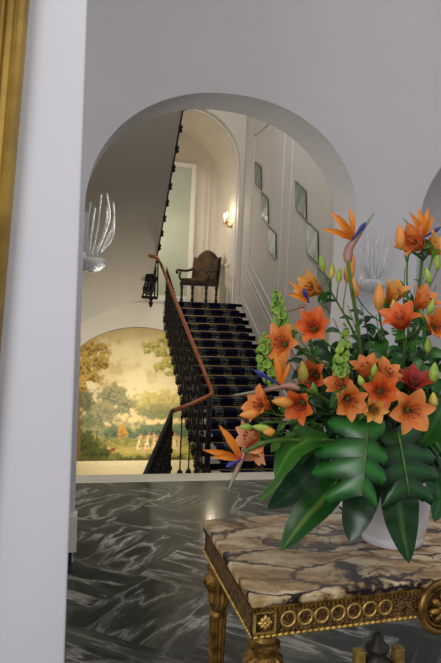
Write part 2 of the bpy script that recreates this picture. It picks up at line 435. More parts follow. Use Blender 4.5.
# ------------------------------------------------------------------ stairs
NS = 18; RI = .15; TR = .283
SX0 = PY(163.5, 303, YM).x; SX1 = XR
print('stair x', SX0, SX1, 'arch', ax0, ax1, zs, zap, 'far', fxc, fr, fz, 'near', xn)
def stairpt(k):                    # nosing of step k counted down from the landing
    return YM-.03-TR*k, ZL-RI*k
st = MB(); prof = []
for k in range(NS):
    y, z = stairpt(k)
    st.box((SX0, y-TR-.0, z-RI-.14), (SX1, y+.02, z-RI))
    st.box((SX0-.02, y-.025, z-.035), (SX1, y+.05, z)) if k else None
    st.box((SX0+.01, y, z-RI-.12), (SX1, y+.04, z-.0))
struct('stairs', st, 'stone')
yb, zb_ = stairpt(NS)
struct('floor_stair_foot', MB().box((SX0-.75, yb-1.1, zb_-.14), (SX1, yb+.02, zb_)), 'stone')
# runner
rx0 = PY(176.5, 310, YM).x; rx1 = PY(235.5, 310, YM).x
pts = []
for k in range(NS):
    y, z = stairpt(k)
    if k == 0: pts.append((y+.02, z+.008))
    pts += [(y-.03, z+.008), (y-.032, z-.03), (y-.008, z-.045), (y-.008, z-RI+.010)]
me = bpy.data.meshes.new('stair_runner'); vs = []; fs = []; uvs = []; s = 0; us = []
for i, (y, z) in enumerate(pts):
    if i: s += math.hypot(y-pts[i-1][0], z-pts[i-1][1])
    us.append(s); vs += [(rx0, y, z), (rx1, y, z)]
rroot = thing('stair_runner', 'navy blue patterned carpet runner laid up the white stone stairs', 'carpet', (rx0, yb, zb_))
off = WL[rroot.name]
me.from_pydata([tuple(V(q)-off) for q in vs], [], [(2*i, 2*i+1, 2*i+3, 2*i+2) for i in range(len(pts)-1)])
ul = me.uv_layers.new(name='uv')
for p in me.polygons:
    for li, vi in zip(p.loop_indices, p.vertices): ul.data[li].uv = ((vs[vi][0]-rx0)/(rx1-rx0), us[vi//2])
me.materials.append(M['runner']); ro = bpy.data.objects.new('carpet', me); C.objects.link(ro); ro.parent = rroot
rod0 = None
for k in range(NS):
    y, z = stairpt(k)
    rod = MB().tube([(rx0-.04, y-.016, z-RI+.016), (rx1+.04, y-.016, z-RI+.016)], .0085, 6).build('stair_rod', 'brass', rroot) if rod0 is None else rod0.copy()
    if rod0 is None: rod0 = rod
    else: C.objects.link(rod); rod.parent = rroot; rod.location = (0, -TR*k, -RI*k)
# ------------------------------------------------------------------ upper flight soffit + edge
E0 = PY(149, 301, YM); E0.z = ZL
ET = PX(183, 107, 1.62)
dirE = (ET-E0)
def edge(t): return E0+dirE*t
sf = MB(); TM = 1.35
def sofit(lift):
    def fn(a, b):
        t = a*TM; e = edge(t); s = b
        x = e.x*(1-s)+(-.56)*s
        z = e.z - (1.15*s**1.5*max(0, 1-t/.8)**2) + lift
        return V((x, e.y, z))
    return fn
sf.grid(sofit(0), 30, 16)
sf.grid(sofit(.22), 30, 16)
for i in range(30):
    a, b = i/30, (i+1)/30
    sf.add([sofit(0)(a, 0), sofit(0)(b, 0), sofit(.22)(b, 0), sofit(.22)(a, 0)], [(0, 1, 2, 3)])
struct('ceiling_upper_flight', sf, 'soffit', smooth=True)
ub = thing('upper_balustrade', 'thin black iron balustrade edge running up the underside of the upper flight', 'balustrade', edge(0))
MB().tube([edge(t)+V((.006, 0, -.0)) for t in (0.02, .3, .6, 1.0, 1.3)], .013, 6).build('edge_bar', 'iron', ub)
br0 = None
nb = 15
for i in range(nb):
    p = edge(.05+i*1.2/nb)+V((.02, 0, -.01))
    q = MB()
    q.lathe([(.004, -.085), (.022, -.07), (.034, -.045), (.016, -.025), (.036, .0), (.03, .03), (.012, .05)], p, 8)
    q.box((p.x-.02, p.y-.06, p.z-.012), (p.x+.02, p.y+.06, p.z+.012))
    q.build('bracket', 'iron', ub, smooth=True)
# ------------------------------------------------------------------ lower balustrade
lb = thing('stair_balustrade', 'black iron balustrade with a reddish wooden handrail climbing the main stairs', 'balustrade', (SX0, yb, zb_))
rail_pts = [PY(150, 256, YM-2.4), PY(156.5, 257.2, YM-2.0), PY(160.5, 263, YM-.38)]
yk = stairpt(NS-1)[0]
rbot = PY(212, 391.5, yk-.05); rtop = rail_pts[-1]
mid = [rtop.lerp(rbot, t) for t in (.25, .5, .75)]
turn = PY(206, 397.5, yk-.2); r2 = PY(172.5, 411, yk-.35); r3 = PY(146, 472, yk-1.5); r3b = r3+(r3-r2)*.35
path = rail_pts+mid+[rbot]+[PY(211.5, 394.5, yk-.12), turn]+[PY(189, 405, yk-.28), r2, r2.lerp(r3, .15), r3]
MB().tube(path[:3]+[path[3], path[4], path[5], path[6]], .032, 8).build('handrail', 'wood', lb, smooth=True)
MB().tube([path[6]+(path[5]-path[6]).normalized()*.02]+path[7:10]+[r2], .032, 8).build('handrail', 'wood', lb, smooth=True)
MB().tube([r2+V((0, 0, .005)), r3, r3b], .03, 8).build('handrail', 'iron', lb, smooth=True)
def baluster(x, y, z0, z1, drop=True, fancy=False):
    q = MB(); h = z1-z0
    q.tube([(x, y, z0), (x, y, z1)], .0115, 6)
    for f in (.12, .5, .86):
        q.lathe([(.011, -.03), (.024, -.012), (.024, .012), (.011, .03)], (x, y, z0+h*f), 6)
    if fancy:
        for sgn in (-1, 1):
            q.tube([(x, y, z0+h*.20), (x, y+sgn*.05, z0+h*.26), (x, y+sgn*.035, z0+h*.36), (x, y, z0+h*.33)], .009, 5)
            q.tube([(x, y, z0+h*.80), (x, y+sgn*.05, z0+h*.75), (x, y+sgn*.035, z0+h*.64), (x, y, z0+h*.67)], .009, 5)
    if drop:
        q.lathe([(.003, -.11), (.02, -.085), (.032, -.05), (.014, -.03), (.034, -.005), (.012, .02)], (x-.012, y, z0), 8)
        q.box((x-.03, y-.06, z0+.01), (x+.012, y+.06, z0+.05))
    return q
bx = SX0-.035
def railz(y): 
    t = (y-rtop.y)/(rbot.y-rtop.y); return rtop.z+(rbot.z-rtop.z)*t
def railx(y):
    t = (y-rtop.y)/(rbot.y-rtop.y); return rtop.x+(rbot.x-rtop.x)*t
for k in range(NS-1):
    for f in (.22, .72):
        y, z = stairpt(k+f); z0 = stairpt(k+1)[1]+.02
        if y > rtop.y-.02: continue
        baluster(bx, y, z0-.08, railz(y)-.01, True, f < .5).build('baluster', 'iron', lb, smooth=False)
# string band of small iron scrolls along the stair side
# turned panel at the foot
for i, u in enumerate((179.5, 188.5, 197, 206.5, 209.5)):
    p = PY(u, 440, yk-.2+.0); t = (u-172.5)/(212-172.5); top = r2.lerp(turn, min(1, t*1.05))
    rr_ = .011 if u < 200 else .024
    z0 = zb_+.02
    q = MB().tube([(p.x, top.y, z0), (p.x, top.y, top.z)], rr_, 6)
    q.lathe([(.012, 0), (.045, .02), (.05, .07), (.02, .12), (.05, .16), (.035, .22), (.012, .25)], (p.x, top.y, z0+.07), 8)
    q.lathe([(.012, -.03), (.028, 0), (.012, .03)], (p.x, top.y, top.z-.12), 8)
    q.build('baluster' if u < 200 else 'newel_post', 'iron', lb, smooth=True)
xa_ = PY(175, 470, yk-.3).x; xb_ = PY(212, 470, yk-.2).x
MB().box((xa_, r2.y-.02, zb_+.03), (xb_, r2.y+.05, zb_+.06)).build('bottom_bar', 'iron', lb)
for i in range(15):
    t = .02+i/14*1.1; p = r2.lerp(r3, t)
    q = MB().tube([(p.x, p.y, p.z-1.0), (p.x, p.y, p.z)], .016, 6)
    for f in (.3, .55, .8): q.lathe([(.012, -.05), (.034, -.02), (.034, .02), (.012, .05)], (p.x, p.y, p.z-f), 6)
    q.build('baluster', 'iron', lb)
# turn of the rail at the landing with its ornamental panel
YS = YM-.9
for u, u2, v0 in ((150, 142.5, 257), (151.5, 146, 258), (153.5, 150, 258), (156, 154.5, 258.5), (158, 157.5, 260)):
    MB().tube([PY(u, v0, YS), PY(u2, 297, YS)], .016, 6).build('baluster', 'iron', lb)
q = MB()
for c_, r_ in (((153, 269), .06), ((151.5, 279), .10), ((148.5, 289), .10)):
    p = PY(c_[0], c_[1], YS)
    q.tube([p+V((math.cos(a)*r_, 0, math.sin(a)*r_*1.1)) for a in [2*PI*j/14 for j in range(14)]], .02, 5, closed=True)
    q.sphere(p, r_*.8, 8, (1, .3, 1.1))
p = PY(151, 298, YS); a = PY(141.5, 297, YS); b = PY(157.5, 298, YS)
q.tube([a, b], .035, 6)
q.lathe([(.004, -.2), (.03, -.16), (.05, -.1), (.02, -.06), (.05, -.02), (.03, .02)], p, 8)
q.build('scroll_panel', 'iron', lb, smooth=True)
# ------------------------------------------------------------------ mural
def fbm(x, y, s=0): return noise.fractal(V((x, y, s)), .9, 2.1, 4)
def sstep(a, b, x):
    t = max(0, min(1, (x-a)/(b-a))); return t*t*(3-2*t)
MC = lambda *c: lin(c)
def paint(u, v):
    n1 = fbm(u*.05, v*.05, 1); n2 = fbm(u*.16, v*.16, 5); n3 = fbm(u*.4, v*.4, 9)
    c = mixc(MC(206, 184, 132), MC(232, 216, 172), sstep(-.4, .5, n1 + .6*(1-abs(u-135)/60)))  # cloudy sky, with a pool of light painted into its centre
    c = mixc(c, MC(176, 150, 98), sstep(352, 328, v+n1*6)*.8)  # shade below the arch top, painted into the sky colour
    c = mixc(c, MC(222, 190, 130), sstep(398, 415, v)*.6)
    def blob(c, cx, cy, rx, ry, col, col2, soft=.35, ns=.5):
        d = math.hypot((u-cx)/rx, (v-cy)/ry)+n2*ns+n3*.28
        a = 1-sstep(1-soft, 1+soft*.4, d)
        if a <= 0: return c
        return mixc(c, mixc(col, col2, sstep(-.35, .35, n3+.5*n2+(v-cy)/ry*.5)), a)
    for q in ((160, 402, 34, 12), (195, 398, 24, 14)): c = blob(c, *q, MC(206, 188, 118), MC(168, 158, 100))
    for q in ((165, 412, 34, 8), (190, 412, 18, 9)): c = blob(c, *q, MC(150, 146, 98), MC(122, 126, 90))
    for q in ((113, 395, 16, 14), (104, 412, 22, 12), (125, 404, 10, 10), (95, 418, 18, 14)): c = blob(c, *q, MC(160, 152, 112), MC(112, 118, 94))
    for q in ((86, 400, 9, 12), (82, 425, 14, 12)): c = blob(c, *q, MC(120, 124, 92), MC(96, 98, 70))
    # hedge rows
    hz = 424+n2*5
    c = mixc(c, mixc(MC(112, 122, 92), MC(148, 146, 96), sstep(-.3, .4, n3+n2)), sstep(hz-4, hz+3, v)*.9)
    for q in ((160, 431, 30, 8), (190, 430, 20, 9), (120, 433, 22, 7)): c = blob(c, *q, MC(108, 122, 92), MC(66, 86, 70))
    c = blob(c, 123, 432, 5, 8, MC(196, 150, 70), MC(160, 120, 60))
    gz = 438+n1*3
    c = mixc(c, mixc(MC(160, 150, 80), MC(122, 122, 62), sstep(-.3, .4, n3+n2)), sstep(gz-3, gz+3, v))
    c = mixc(c, MC(186, 170, 96), sstep(445, 449, v+n2*3)*(1-sstep(451, 455, v+n2*3))*sstep(95, 112, u)*.8)
    for q in ((84, 445, 22, 13), (76, 435, 12, 14), (98, 452, 18, 6)): c = blob(c, *q, MC(84, 88, 44), MC(56, 62, 36))
    c = mixc(c, MC(74, 74, 38), sstep(454, 459, v+n2*4)*.85)
    # trees
    if 74 < u < 84 and v > 375: c = mixc(c, MC(120, 92, 48), (1-sstep(1.2, 2.4, abs(u-80.5+n2*1.5-(v-400)*.02)))*.9)
    for q in ((86, 350, 16, 12), (97, 362, 13, 10), (84, 368, 13, 12), (101, 348, 6, 5), (92, 378, 10, 6), (81, 386, 8, 8), (105, 364, 5, 5)):
        c = blob(c, *q, MC(190, 160, 86), MC(126, 96, 46), .3, .7)
    for q in ((150, 345, 11, 5), (162, 340, 10, 5), (146, 351, 6, 3), (160, 352, 10, 6), (166, 362, 12, 6), (158, 366, 8, 4), (172, 372, 8, 4), (175, 350, 12, 8), (184, 364, 10, 8)):
        c = blob(c, *q, MC(198, 188, 110), MC(146, 138, 70), .3, .7)
    # dancers in pale dresses
    for cx, cy, col in ((141, 441, (228, 206, 160)), (147, 444, (214, 170, 130)), (149.5, 440, (230, 214, 176)), (155, 440, (224, 200, 150)), (159, 443, (206, 160, 120)), (177, 441, (226, 204, 164)), (181, 443, (208, 176, 130))):
        h = 8.5; t = (v-(cy-h))/(2*h)
        if 0 < t < 1:
            wv = .9 if t < .18 else (1.1 if t < .45 else 1.2+2.2*(t-.45))
            sway = math.sin(cx*3+t*3)*.8
            a = 1-sstep(wv*.8, wv*1.25, abs(u-cx-sway))
            c = mixc(c, MC(170, 120, 84) if t < .18 else mixc(MC(*col), MC(160, 116, 82), sstep(0, .5, n3)), a*.92)
        if abs(t-.28) < .07: c = mixc(c, MC(200, 160, 120), (1-sstep(2.4, 3.2, abs(u-cx)))*.7)
    c = blob(c, 114.5, 449, 3.2, 1.8, MC(150, 76, 44), MC(110, 60, 36), .2, .1); c = blob(c, 111, 448, 2.2, 1.6, MC(206, 170, 120), MC(150, 110, 70), .2, .1)
    return c
def px_of(p):
    q = R.transposed() @ (p-CAM); return (CX+F*q.x/-q.z, CY-F*q.y/-q.z)
mur_c = PY(138, 400, YM).x; mur_a = 1.78
zmb = PY(138, 459.5, YM).z; zmt = PY(138, 327.5, YM).z; zms = zmt-1.55
mz = MB(); NU, NV = 230, 200
# painting coordinates: 1 unit of the painter's grid = a fixed length on the wall
k_u = (PY(190, 400, YM).x-PY(90, 400, YM).x)/100; k_v = (zmt-zmb)/132
def murfn(a, b):
    x = mur_c+(2*a-1)*mur_a
    top = zms+(zmt-zms)*math.sqrt(max(0, 1-(2*a-1)**2))
    return V((x, YM-.012, zmb+(top-zmb)*b))
def murcol(a, b):
    p = murfn(a, b); return paint(138+(p.x-mur_c)/k_u, 459.5-(p.z-zmb)/k_v)
mz.grid(murfn, NU, NV, murcol)
M['mural'] = vcol('mural_paint', .85, 0, .2)
tag(mz.build('mural', 'mural', col=True), 'arched painted landscape mural with trees and dancing figures under the stairs', 'mural')
t4 = MB()
for z0, z1, dpt in ((zmb-.10, zmb-.005, .07), (zmb-.14, zmb-.10, .03), (zmb-.36, zmb-.14, .012), (zmb-.42, zmb-.36, .04), (zmb-.9, zmb-.42, .015)):
    t4.box((-.55, YM-dpt, z0), (XR, YM+.01, z1))
struct('trim_4', t4, 'dado')
# ------------------------------------------------------------------ right wall: mirrors, dado rail, panels
xw_ = XR-.02
def pane(c4, label):
    P4 = [PX(u, v, xw_) for u, v in c4]
    for p in P4: p.x = xw_
    n = V((-1, 0, 0)); cen = sum(P4, V())/4
    r = thing('wall_mirror', label, 'mirror', cen, 'mirrored panes on the stair wall')
    MB().hexa([p+n*.0 for p in P4], [p+n*.012+(cen-p)*.04 for p in P4]).build('glass', 'mirror', r)
    q = MB()
    for i in range(4): q.tube([P4[i]+n*.004, P4[(i+1) % 4]+n*.004], .008, 5)
    q.build('edge_strip', 'mframe', r)
pane([(255, 162), (261, 167), (261.5, 190), (255.5, 184)], 'topmost small slanted mirror pane of the farther column on the stair wall')
pane([(261.5, 192), (268, 199), (268.5, 224), (262, 216)], 'middle small slanted mirror pane of the farther column on the stair wall')
pane([(268, 226), (276, 234), (276, 259), (268.5, 250)], 'lowest bluish slanted mirror pane of the farther column on the stair wall')
pane([(295.5, 181), (306, 191), (306.5, 219), (296, 208)], 'topmost large slanted mirror pane of the nearer column on the stair wall')
pane([(306.5, 221), (318, 232), (318.5, 264), (307, 252)], 'middle large slanted mirror pane of the nearer column, with a bright glint')
pane([(318, 268), (330, 280), (330.5, 313), (318.5, 301)], 'lowest large slanted mirror pane of the nearer column, half behind the lilies')
t5 = MB()
def slope_strip(y0, y1, dz, h, th):
    za, zb2 = [ZL+dz-(YM-y)*RI/TR for y in (y0, y1)]
    t5.hexa([(XR-th, y0, za), (XR, y0, za), (XR, y1, zb2), (XR-th, y1, zb2)], [(XR-th, y0, za+h), (XR, y0, za+h), (XR, y1, zb2+h), (XR-th, y1, zb2+h)])
slope_strip(7.5, 14.55, .02, .16, .02)
slope_strip(7.5, 14.75, .86, .05, .014); slope_strip(7.5, 14.75, .72, .025, .008)
def vstrip(u, v, z0, z1):
    y = PX(u, v, XR).y; t5.box((XR-.018, y-.022, z0), (XR, y+.022, z1))
    return y
for u0, u1, zt in ((251, 281, 5.2), (289, 331, 4.6)):
    ya = PX(u0, 230, XR).y; yb2 = PX(u1, 230, XR).y
    for y in (ya, yb2):
        zlo = ZL+1.15-(YM-y)*RI/TR; t5.box((XR-.018, y-.02, zlo), (XR, y+.02, zt))
    t5.box((XR-.018, yb2, zt-.04), (XR, ya, zt))
    za, zb2 = [ZL+1.13-(YM-y)*RI/TR for y in (ya, yb2)]
    t5.hexa([(XR-.018, ya, za), (XR, ya, za), (XR, yb2, zb2), (XR-.018, yb2, zb2)], [(XR-.018, ya, za+.04), (XR, ya, za+.04), (XR, yb2, zb2+.04), (XR-.018, yb2, zb2+.04)])
struct('trim_5', t5, 'rwall')
# ------------------------------------------------------------------ alcove sconce
sp = PX(232, 226, wx); sp.x = wx
sc_ = thing('candle_sconce', 'lit brass candle sconce on the alcove wall above the carved armchair', 'lamp', sp)
MB().lathe([(.002, -.002), (.06, 0), (.05, .02), (.02, .035), (.001, .04)], sp, 12, axis=V((-1, 0, 0))).build('backplate', 'brass', sc_, smooth=True)
tips = []
for k, dy in enumerate((-.14, .10)):
    tip = sp+V((-.16, dy, .05)); tips.append(tip)
    ar = MB().tube(crom([sp+V((-.02, 0, 0)), sp+V((-.08, dy*.5, -.03)), tip+V((-.01, 0, -.03)), tip], 10), .012, 6).build('arm', 'brass', sc_, smooth=True)
    MB().lathe([(.006, -.01), (.035, .0), (.04, .02), (.02, .022)], tip, 10).build('drip_pan', 'brass', ar, smooth=True)
    cd = MB().lathe([(.014, 0), (.014, .12), (.005, .125)], tip+V((0, 0, .02)), 10).build('candle', 'candle', ar, smooth=True)
    MB().lathe([(.004, 0), (.018, .025), (.02, .045), (.01, .08), (.001, .11)], tip+V((0, 0, .145)), 10).build('flame_bulb', 'bulb', ar, smooth=True)
# ------------------------------------------------------------------ armchair
cp = PY(199, 299.5, 15.75); cp.z = ZL
ch = thing('carved_armchair', 'high-backed carved wooden armchair with dark tapestry upholstery on the stair landing', 'chair', cp)
ca = math.radians(-38)
def cl(x, y, z): x *= 1.1; y *= 1.05; return cp+V((x*math.cos(ca)-y*math.sin(ca), x*math.sin(ca)+y*math.cos(ca), z*1.05))
for sx in (-1, 1):
    for y0 in (-.27, .25):
        q = MB(); q.tube([cl(sx*.29, y0, z) for z in (0, .04, .08, .14, .2, .26, .32, .38, .45)], [.03, .045, .03, .024, .036, .024, .04, .034, .036], 8)
        q.build('leg', 'chairw', ch, smooth=True)
    ar = MB().tube(crom([cl(sx*.3, .26, .76), cl(sx*.33, .05, .71), cl(sx*.34, -.2, .70), cl(sx*.35, -.36, .70), cl(sx*.35, -.42, .66), cl(sx*.35, -.38, .63)], 16), .03, 8)
    ar = ar.build('armrest', 'chairw', ch, smooth=True)
    MB().tube(crom([cl(sx*.31, -.22, .45), cl(sx*.34, -.3, .55), cl(sx*.34, -.26, .69)], 8), .026, 8).build('arm_support', 'chairw', ar, smooth=True)
def cbox(x0, x1, y0, y1, z0, z1, lean=0):
    q = MB(); b = [cl(x0, y0, z0), cl(x1, y0, z0), cl(x1, y1, z0), cl(x0, y1, z0)]; t = [cl(x0, y0+lean, z1), cl(x1, y0+lean, z1), cl(x1, y1+lean, z1), cl(x0, y1+lean, z1)]
    return q.hexa(b, t)
cbox(-.33, .33, -.31, .29, .37, .45).build('seat_rail', 'chairw', ch, bevel=.01)
cbox(-.31, .31, -.30, .25, .44, .53).build('seat', 'tapes', ch, bevel=.03)
# camel-back outline
def back_outline(inset):
    o = []
    for i in range(33):
        s = -1+2*i/32; x = s*(.33-inset)
        z = 1.0+.20*max(0, math.cos(s*PI*.62))**.9+(.05 if abs(s) > .84 else 0)-inset*1.1
        o.append((x, z))
    return o
def back_mesh(inset, y0, y1, zb2):
    q = MB(); o = back_outline(inset); n = len(o)
    fr_ = [cl(x, y0+(z-.45)*.14, z) for x, z in o]+[cl(o[-1][0], y0+(zb2-.45)*.14, zb2), cl(o[0][0], y0+(zb2-.45)*.14, zb2)]
    bk = [cl(x, y1+(z-.45)*.14, z) for x, z in o]+[cl(o[-1][0], y1+(zb2-.45)*.14, zb2), cl(o[0][0], y1+(zb2-.45)*.14, zb2)]
    m = len(fr_); q.add(fr_+bk, [tuple(range(m)), tuple(range(2*m-1, m-1, -1))]+[(i, (i+1) % m, m+(i+1) % m, m+i) for i in range(m)])
    return q
back_mesh(0, .24, .29, .42).build('back_frame', 'chairw', ch)
back_mesh(.055, .20, .25, .56).build('backrest', 'tapes', ch, bevel=.02)
# ------------------------------------------------------------------ crystal sconces
def crystal(label, bowl, rods, wall_dir, plate):
    r = thing('crystal_sconce', label, 'wall lamp', bowl, 'crystal branch sconces beside the arch')
    MB().lathe([(.004, -.075), (.05, -.065), (.085, -.03), (.09, 0), (.075, .012), (.03, .0)], bowl, 16).build('bowl', 'glass', r, smooth=True)
    MB().tube([bowl, plate], .02, 8).lathe([(.001, -.015), (.06, -.01), (.06, .012), (.02, .02)], plate, 14, axis=wall_dir).build('wall_plate', 'trim', r, smooth=True)
    for pts in rods:
        pth = crom(pts, 26)
        rad = [(.0095 if i % 2 else .0065)*(1-.3*i/26) for i in range(27)]
        MB().tube(pth, rad, 7).build('crystal_branch', 'glass', r, smooth=True)
bl = PY(92, 260, 4.28)
rods = []
for a, b, c, y in (((86, 254), (87.5, 225), (91, 202), 4.22), ((92, 254), (98, 225), (101.5, 194), 4.24), ((97, 254), (109, 220), (107, 193), 4.27), ((101, 253), (113, 226), (113.5, 202), 4.3),
                   ((88, 254), (93, 222), (95, 208), 4.33), ((95, 254), (105, 232), (108, 206), 4.36), ((100, 253), (112, 238), (114.5, 216), 4.38), ((85, 254), (84.5, 232), (86.5, 212), 4.2)):
    rods.append([bl+(PY(*a, 4.28)-bl)*.8, PY(*b, y), PY(*c, y)])
crystal('crystal branch sconce on the left jamb of the large arch', bl, rods, V((1, 0, 0)), V((ax0+.004, 4.28, bl.z-.01)))
br_ = PY(374, 281, 3.98); rods = []
for a, b, y in (((358, 258), (357, 240), 3.97), ((363, 262), (362, 235), 3.95), ((368, 262), (368, 231), 3.93), ((376, 262), (378, 230), 3.93), ((381, 262), (384, 232), 3.95), ((386, 260), (389, 238), 3.97), ((372, 262), (373, 228), 4.0), ((366, 266), (360, 246), 3.92), ((383, 266), (388, 246), 3.92)):
    rods.append([br_+(PY(a[0], 279, 3.98)-br_)*.55, PY(*a, y), PY(*b, y)])
crystal('crystal branch sconce on the pier right of the large arch, behind the lilies', br_, rods, V((0, -1, 0)), V((br_.x, YA-.004, br_.z)))
# ------------------------------------------------------------------ gilt picture frame on near wall
YF = 1.93
pa = PY(27.5, 0, YF); pb = PY(11, 200, YF)
dn = (pb-pa); dn.y = 0; dn.normalize(); lf = V((dn.z, 0, -dn.x))
if lf.x > 0: lf = -lf
top = pa-dn*.35; Lf = 2.3
pf = thing('picture_frame', 'gilt moulded frame of a large picture at the left edge on the white wall', 'frame', top+dn*Lf)
prof_f = [(0, 0), (0, .03), (.008, .05), (.02, .055), (.03, .045), (.038, .03), (.055, .028), (.06, .04), (.068, .04), (.074, .022), (.09, .015), (.1, 0)]
def member(p0, p1, inw, mi0, mi1):
    vs = []; n = len(prof_f); ax = (p1-p0).normalized()
    for p, s in ((p0, 1), (p1, -1)):
        for a, h in prof_f: vs.append(p+inw*a+ax*(a*s)+V((0, -h, 0))+V((0, .07, 0)))
    return MB().add(vs, [(i, i+1, n+i+1, n+i) for i in range(n-1)]+[(0, n, 2*n-1, n-1)])
W_ = .95
TRc, BRc = top, top+dn*Lf; TLc, BLc = TRc+lf*W_, BRc+lf*W_
for p0, p1, iw in ((TRc, BRc, lf), (BRc, BLc, -dn), (BLc, TLc, -lf), (TLc, TRc, dn)):
    member(p0, p1, iw, 0, 0).build('frame_rail', 'frame', pf)
cv = [q+V((0, .055, 0)) for q in (TRc+lf*.09+dn*.09, BRc+lf*.09-dn*.09, BLc-lf*.09-dn*.09, TLc-lf*.09+dn*.09)]
MB().add(cv, [(0, 1, 2, 3)]).build('canvas', 'canvas', pf)
# ------------------------------------------------------------------ console table
ZT = .9
FL = PZ(252.5, 599.5, ZT); BL = PZ(203, 519.5, ZT); FM = PZ(443, 578.5, ZT)
ex = (FM-FL).normalized(); half = (FM-FL).length; ey = (BL-FL); dep = ey.length; ey.normalize()
WID = 2*half
tb = thing('console_table', 'gilt carved console table with a veined cream marble top', 'table', FL*1.0-V((0, 0, ZT)))
def tp(a, b, z): return FL+ex*a+ey*b+V((0, 0, z-ZT))
def tbox(a0, a1, b0, b1, z0, z1):
    return MB().hexa([tp(a0, b0, z0), tp(a1, b0, z0), tp(a1, b1, z0), tp(a0, b1, z0)], [tp(a0, b0, z1), tp(a1, b0, z1), tp(a1, b1, z1), tp(a0, b1, z1)])
tbox(0, WID, 0, dep, .876, ZT).build('marble_top', 'breccia', tb, bevel=.006)
ap = .008; za0, za1 = .806, .870
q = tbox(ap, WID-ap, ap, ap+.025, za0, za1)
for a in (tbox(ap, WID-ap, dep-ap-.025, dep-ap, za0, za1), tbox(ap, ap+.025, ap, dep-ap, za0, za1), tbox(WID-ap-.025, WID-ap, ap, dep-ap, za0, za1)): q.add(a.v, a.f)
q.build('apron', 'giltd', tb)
def mold(z0, z1, o, mat, name, cyl=0):
    q = MB()
    for a in (tbox(ap-o, WID-ap+o, ap-o, ap+.02, z0, z1), tbox(ap-o, WID-ap+o, dep-ap-.02, dep-ap+o, z0, z1), tbox(ap-o, ap+.02, ap-o, dep-ap+o, z0, z1), tbox(WID-ap-.02, WID-ap+o, ap-o, dep-ap+o, z0, z1)): q.add(a.v, a.f)
    return q.build(name, mat, tb, bevel=.002)
mold(.868, .877, .003, 'gilt', 'top_molding')
# dentils under the slab
q = MB()
for i in range(int(WID/.012)):
    a = .01+i*.012
    if a > WID-.015: break
    b = tbox(a, a+.007, ap-.006, ap+.004, .864, .872); q.add(b.v, b.f)
for i in range(int(dep/.012)):
    a = .01+i*.012; b = tbox(ap-.006, ap+.004, a, a+.007, .864, .872); q.add(b.v, b.f)
q.build('dentil_row', 'gilt', tb)
# bottom bead moulding: leaf-like scallops
mold(.800, .808, .004, 'gilt', 'bottom_molding')
q = MB()
for i in range(int(WID/.016)):
    p = tp(.014+i*.016, ap-.004, .803)
    q.sphere(p, .0055, 6, (1.5, .8, .9))
q.build('bead_row', 'giltb', tb, smooth=True); q = MB()
for i in range(int(dep/.016)): q.sphere(tp(ap-.004, .014+i*.016, .803), .0055, 6, (.8, 1.5, .9))
q.build('bead_row', 'giltb', tb, smooth=True)
ring0 = None; zc = .8385
def ringm(a):
    q = MB()
    for r_, t_ in ((.0185, .0034),):
        q.tube([tp(a+math.cos(t)*r_, ap-.001, zc+math.sin(t)*r_) for t in [2*PI*j/24 for j in range(24)]], t_, 6, closed=True)
    return q
sp0 = (PY(291, 620, FL.y).x-FL.x); rs = .0452
slots = [sp0+i*rs for i in range(7)]
for a in slots+[WID-a for a in slots]:
    o = ringm(a).build('ring_ornament', 'giltb', tb, smooth=True)
    q = MB(); p = tp(a, ap-.001, zc)
    for j in range(5):
        t = 2*PI*j/5+.3; q.sphere(tp(a+math.cos(t)*.006, ap, zc+math.sin(t)*.006), .003, 6)
    q.sphere(tp(a, ap-.001, zc), .003, 6); q.build('floret', 'giltd', o, smooth=True)
# raised frame lines along the frieze and corner rosettes
for a0, a1 in ((.007, .066), (WID-.066, WID-.007)):
    q = MB()
    for b in (tbox(a0, a0+.006, ap-.005, ap+.002, .812, .866), tbox(a1-.006, a1, ap-.005, ap+.002, .812, .866), tbox(a0, a1, ap-.005, ap+.002, .860, .866), tbox(a0, a1, ap-.005, ap+.002, .810, .815)): q.add(b.v, b.f)
    cr = q.build('corner_block', 'giltb', tb); q = MB(); am = (a0+a1)/2
    for j in range(8):
        t = 2*PI*j/8; r_ = .017 if j % 2 == 0 else .014
        c0 = tp(am+math.cos(t)*r_*.55, ap-.004, zc+math.sin(t)*r_*.55)
        pts_ = [tp(am+math.cos(t)*r_*k, ap-.003-.004*math.sin(k*PI), zc+math.sin(t)*r_*k) for k in (.15, .5, .85, 1.15)]
        q.tube(pts_, [.002, .0052, .0055, .0015], 6)
    q.sphere(tp(am, ap-.007, zc), .005, 8); q.build('rosette', 'giltb', cr, smooth=True)
for a in [(.066+slots[0]-.02)/2] : pass
# centre medallion
md = MB(); cm = half+.0
zcm = PY(441, 616, FL.y).z
circ = lambda r_, y_, n=36: [tp(cm+math.cos(2*PI*j/n)*r_, y_, zcm+math.sin(2*PI*j/n)*r_) for j in range(n)]
md.tube(circ(.066, ap-.012), .009, 8, closed=True)
md.tube(circ(.052, ap-.012), .004, 6, closed=True)
c1 = circ(.064, ap-.006); c2 = circ(.064, ap+.02); n_ = 36
md.add(c1+c2, [tuple(range(n_-1, -1, -1)), tuple(range(n_, 2*n_))]+[(i, (i+1) % n_, n_+(i+1) % n_, n_+i) for i in range(n_)])
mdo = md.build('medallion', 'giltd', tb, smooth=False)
q = MB(); q.tube(circ(.066, ap-.014), .0095, 8, closed=True); q.tube(circ(.0515, ap-.013), .004, 6, closed=True)
q.build('medallion_rim', 'gilt', mdo, smooth=True)
q = MB()
for j in range(8):
    t = 2*PI*j/8+.2
    q.tube([tp(cm+math.cos(t)*k, ap-.012-.012*math.sin(k/.045*PI), zcm+math.sin(t)*k) for k in (.014, .025, .036, .045)], [.005, .010, .011, .003], 6)
q.build('petal_ring', 'gilt', mdo, smooth=True)
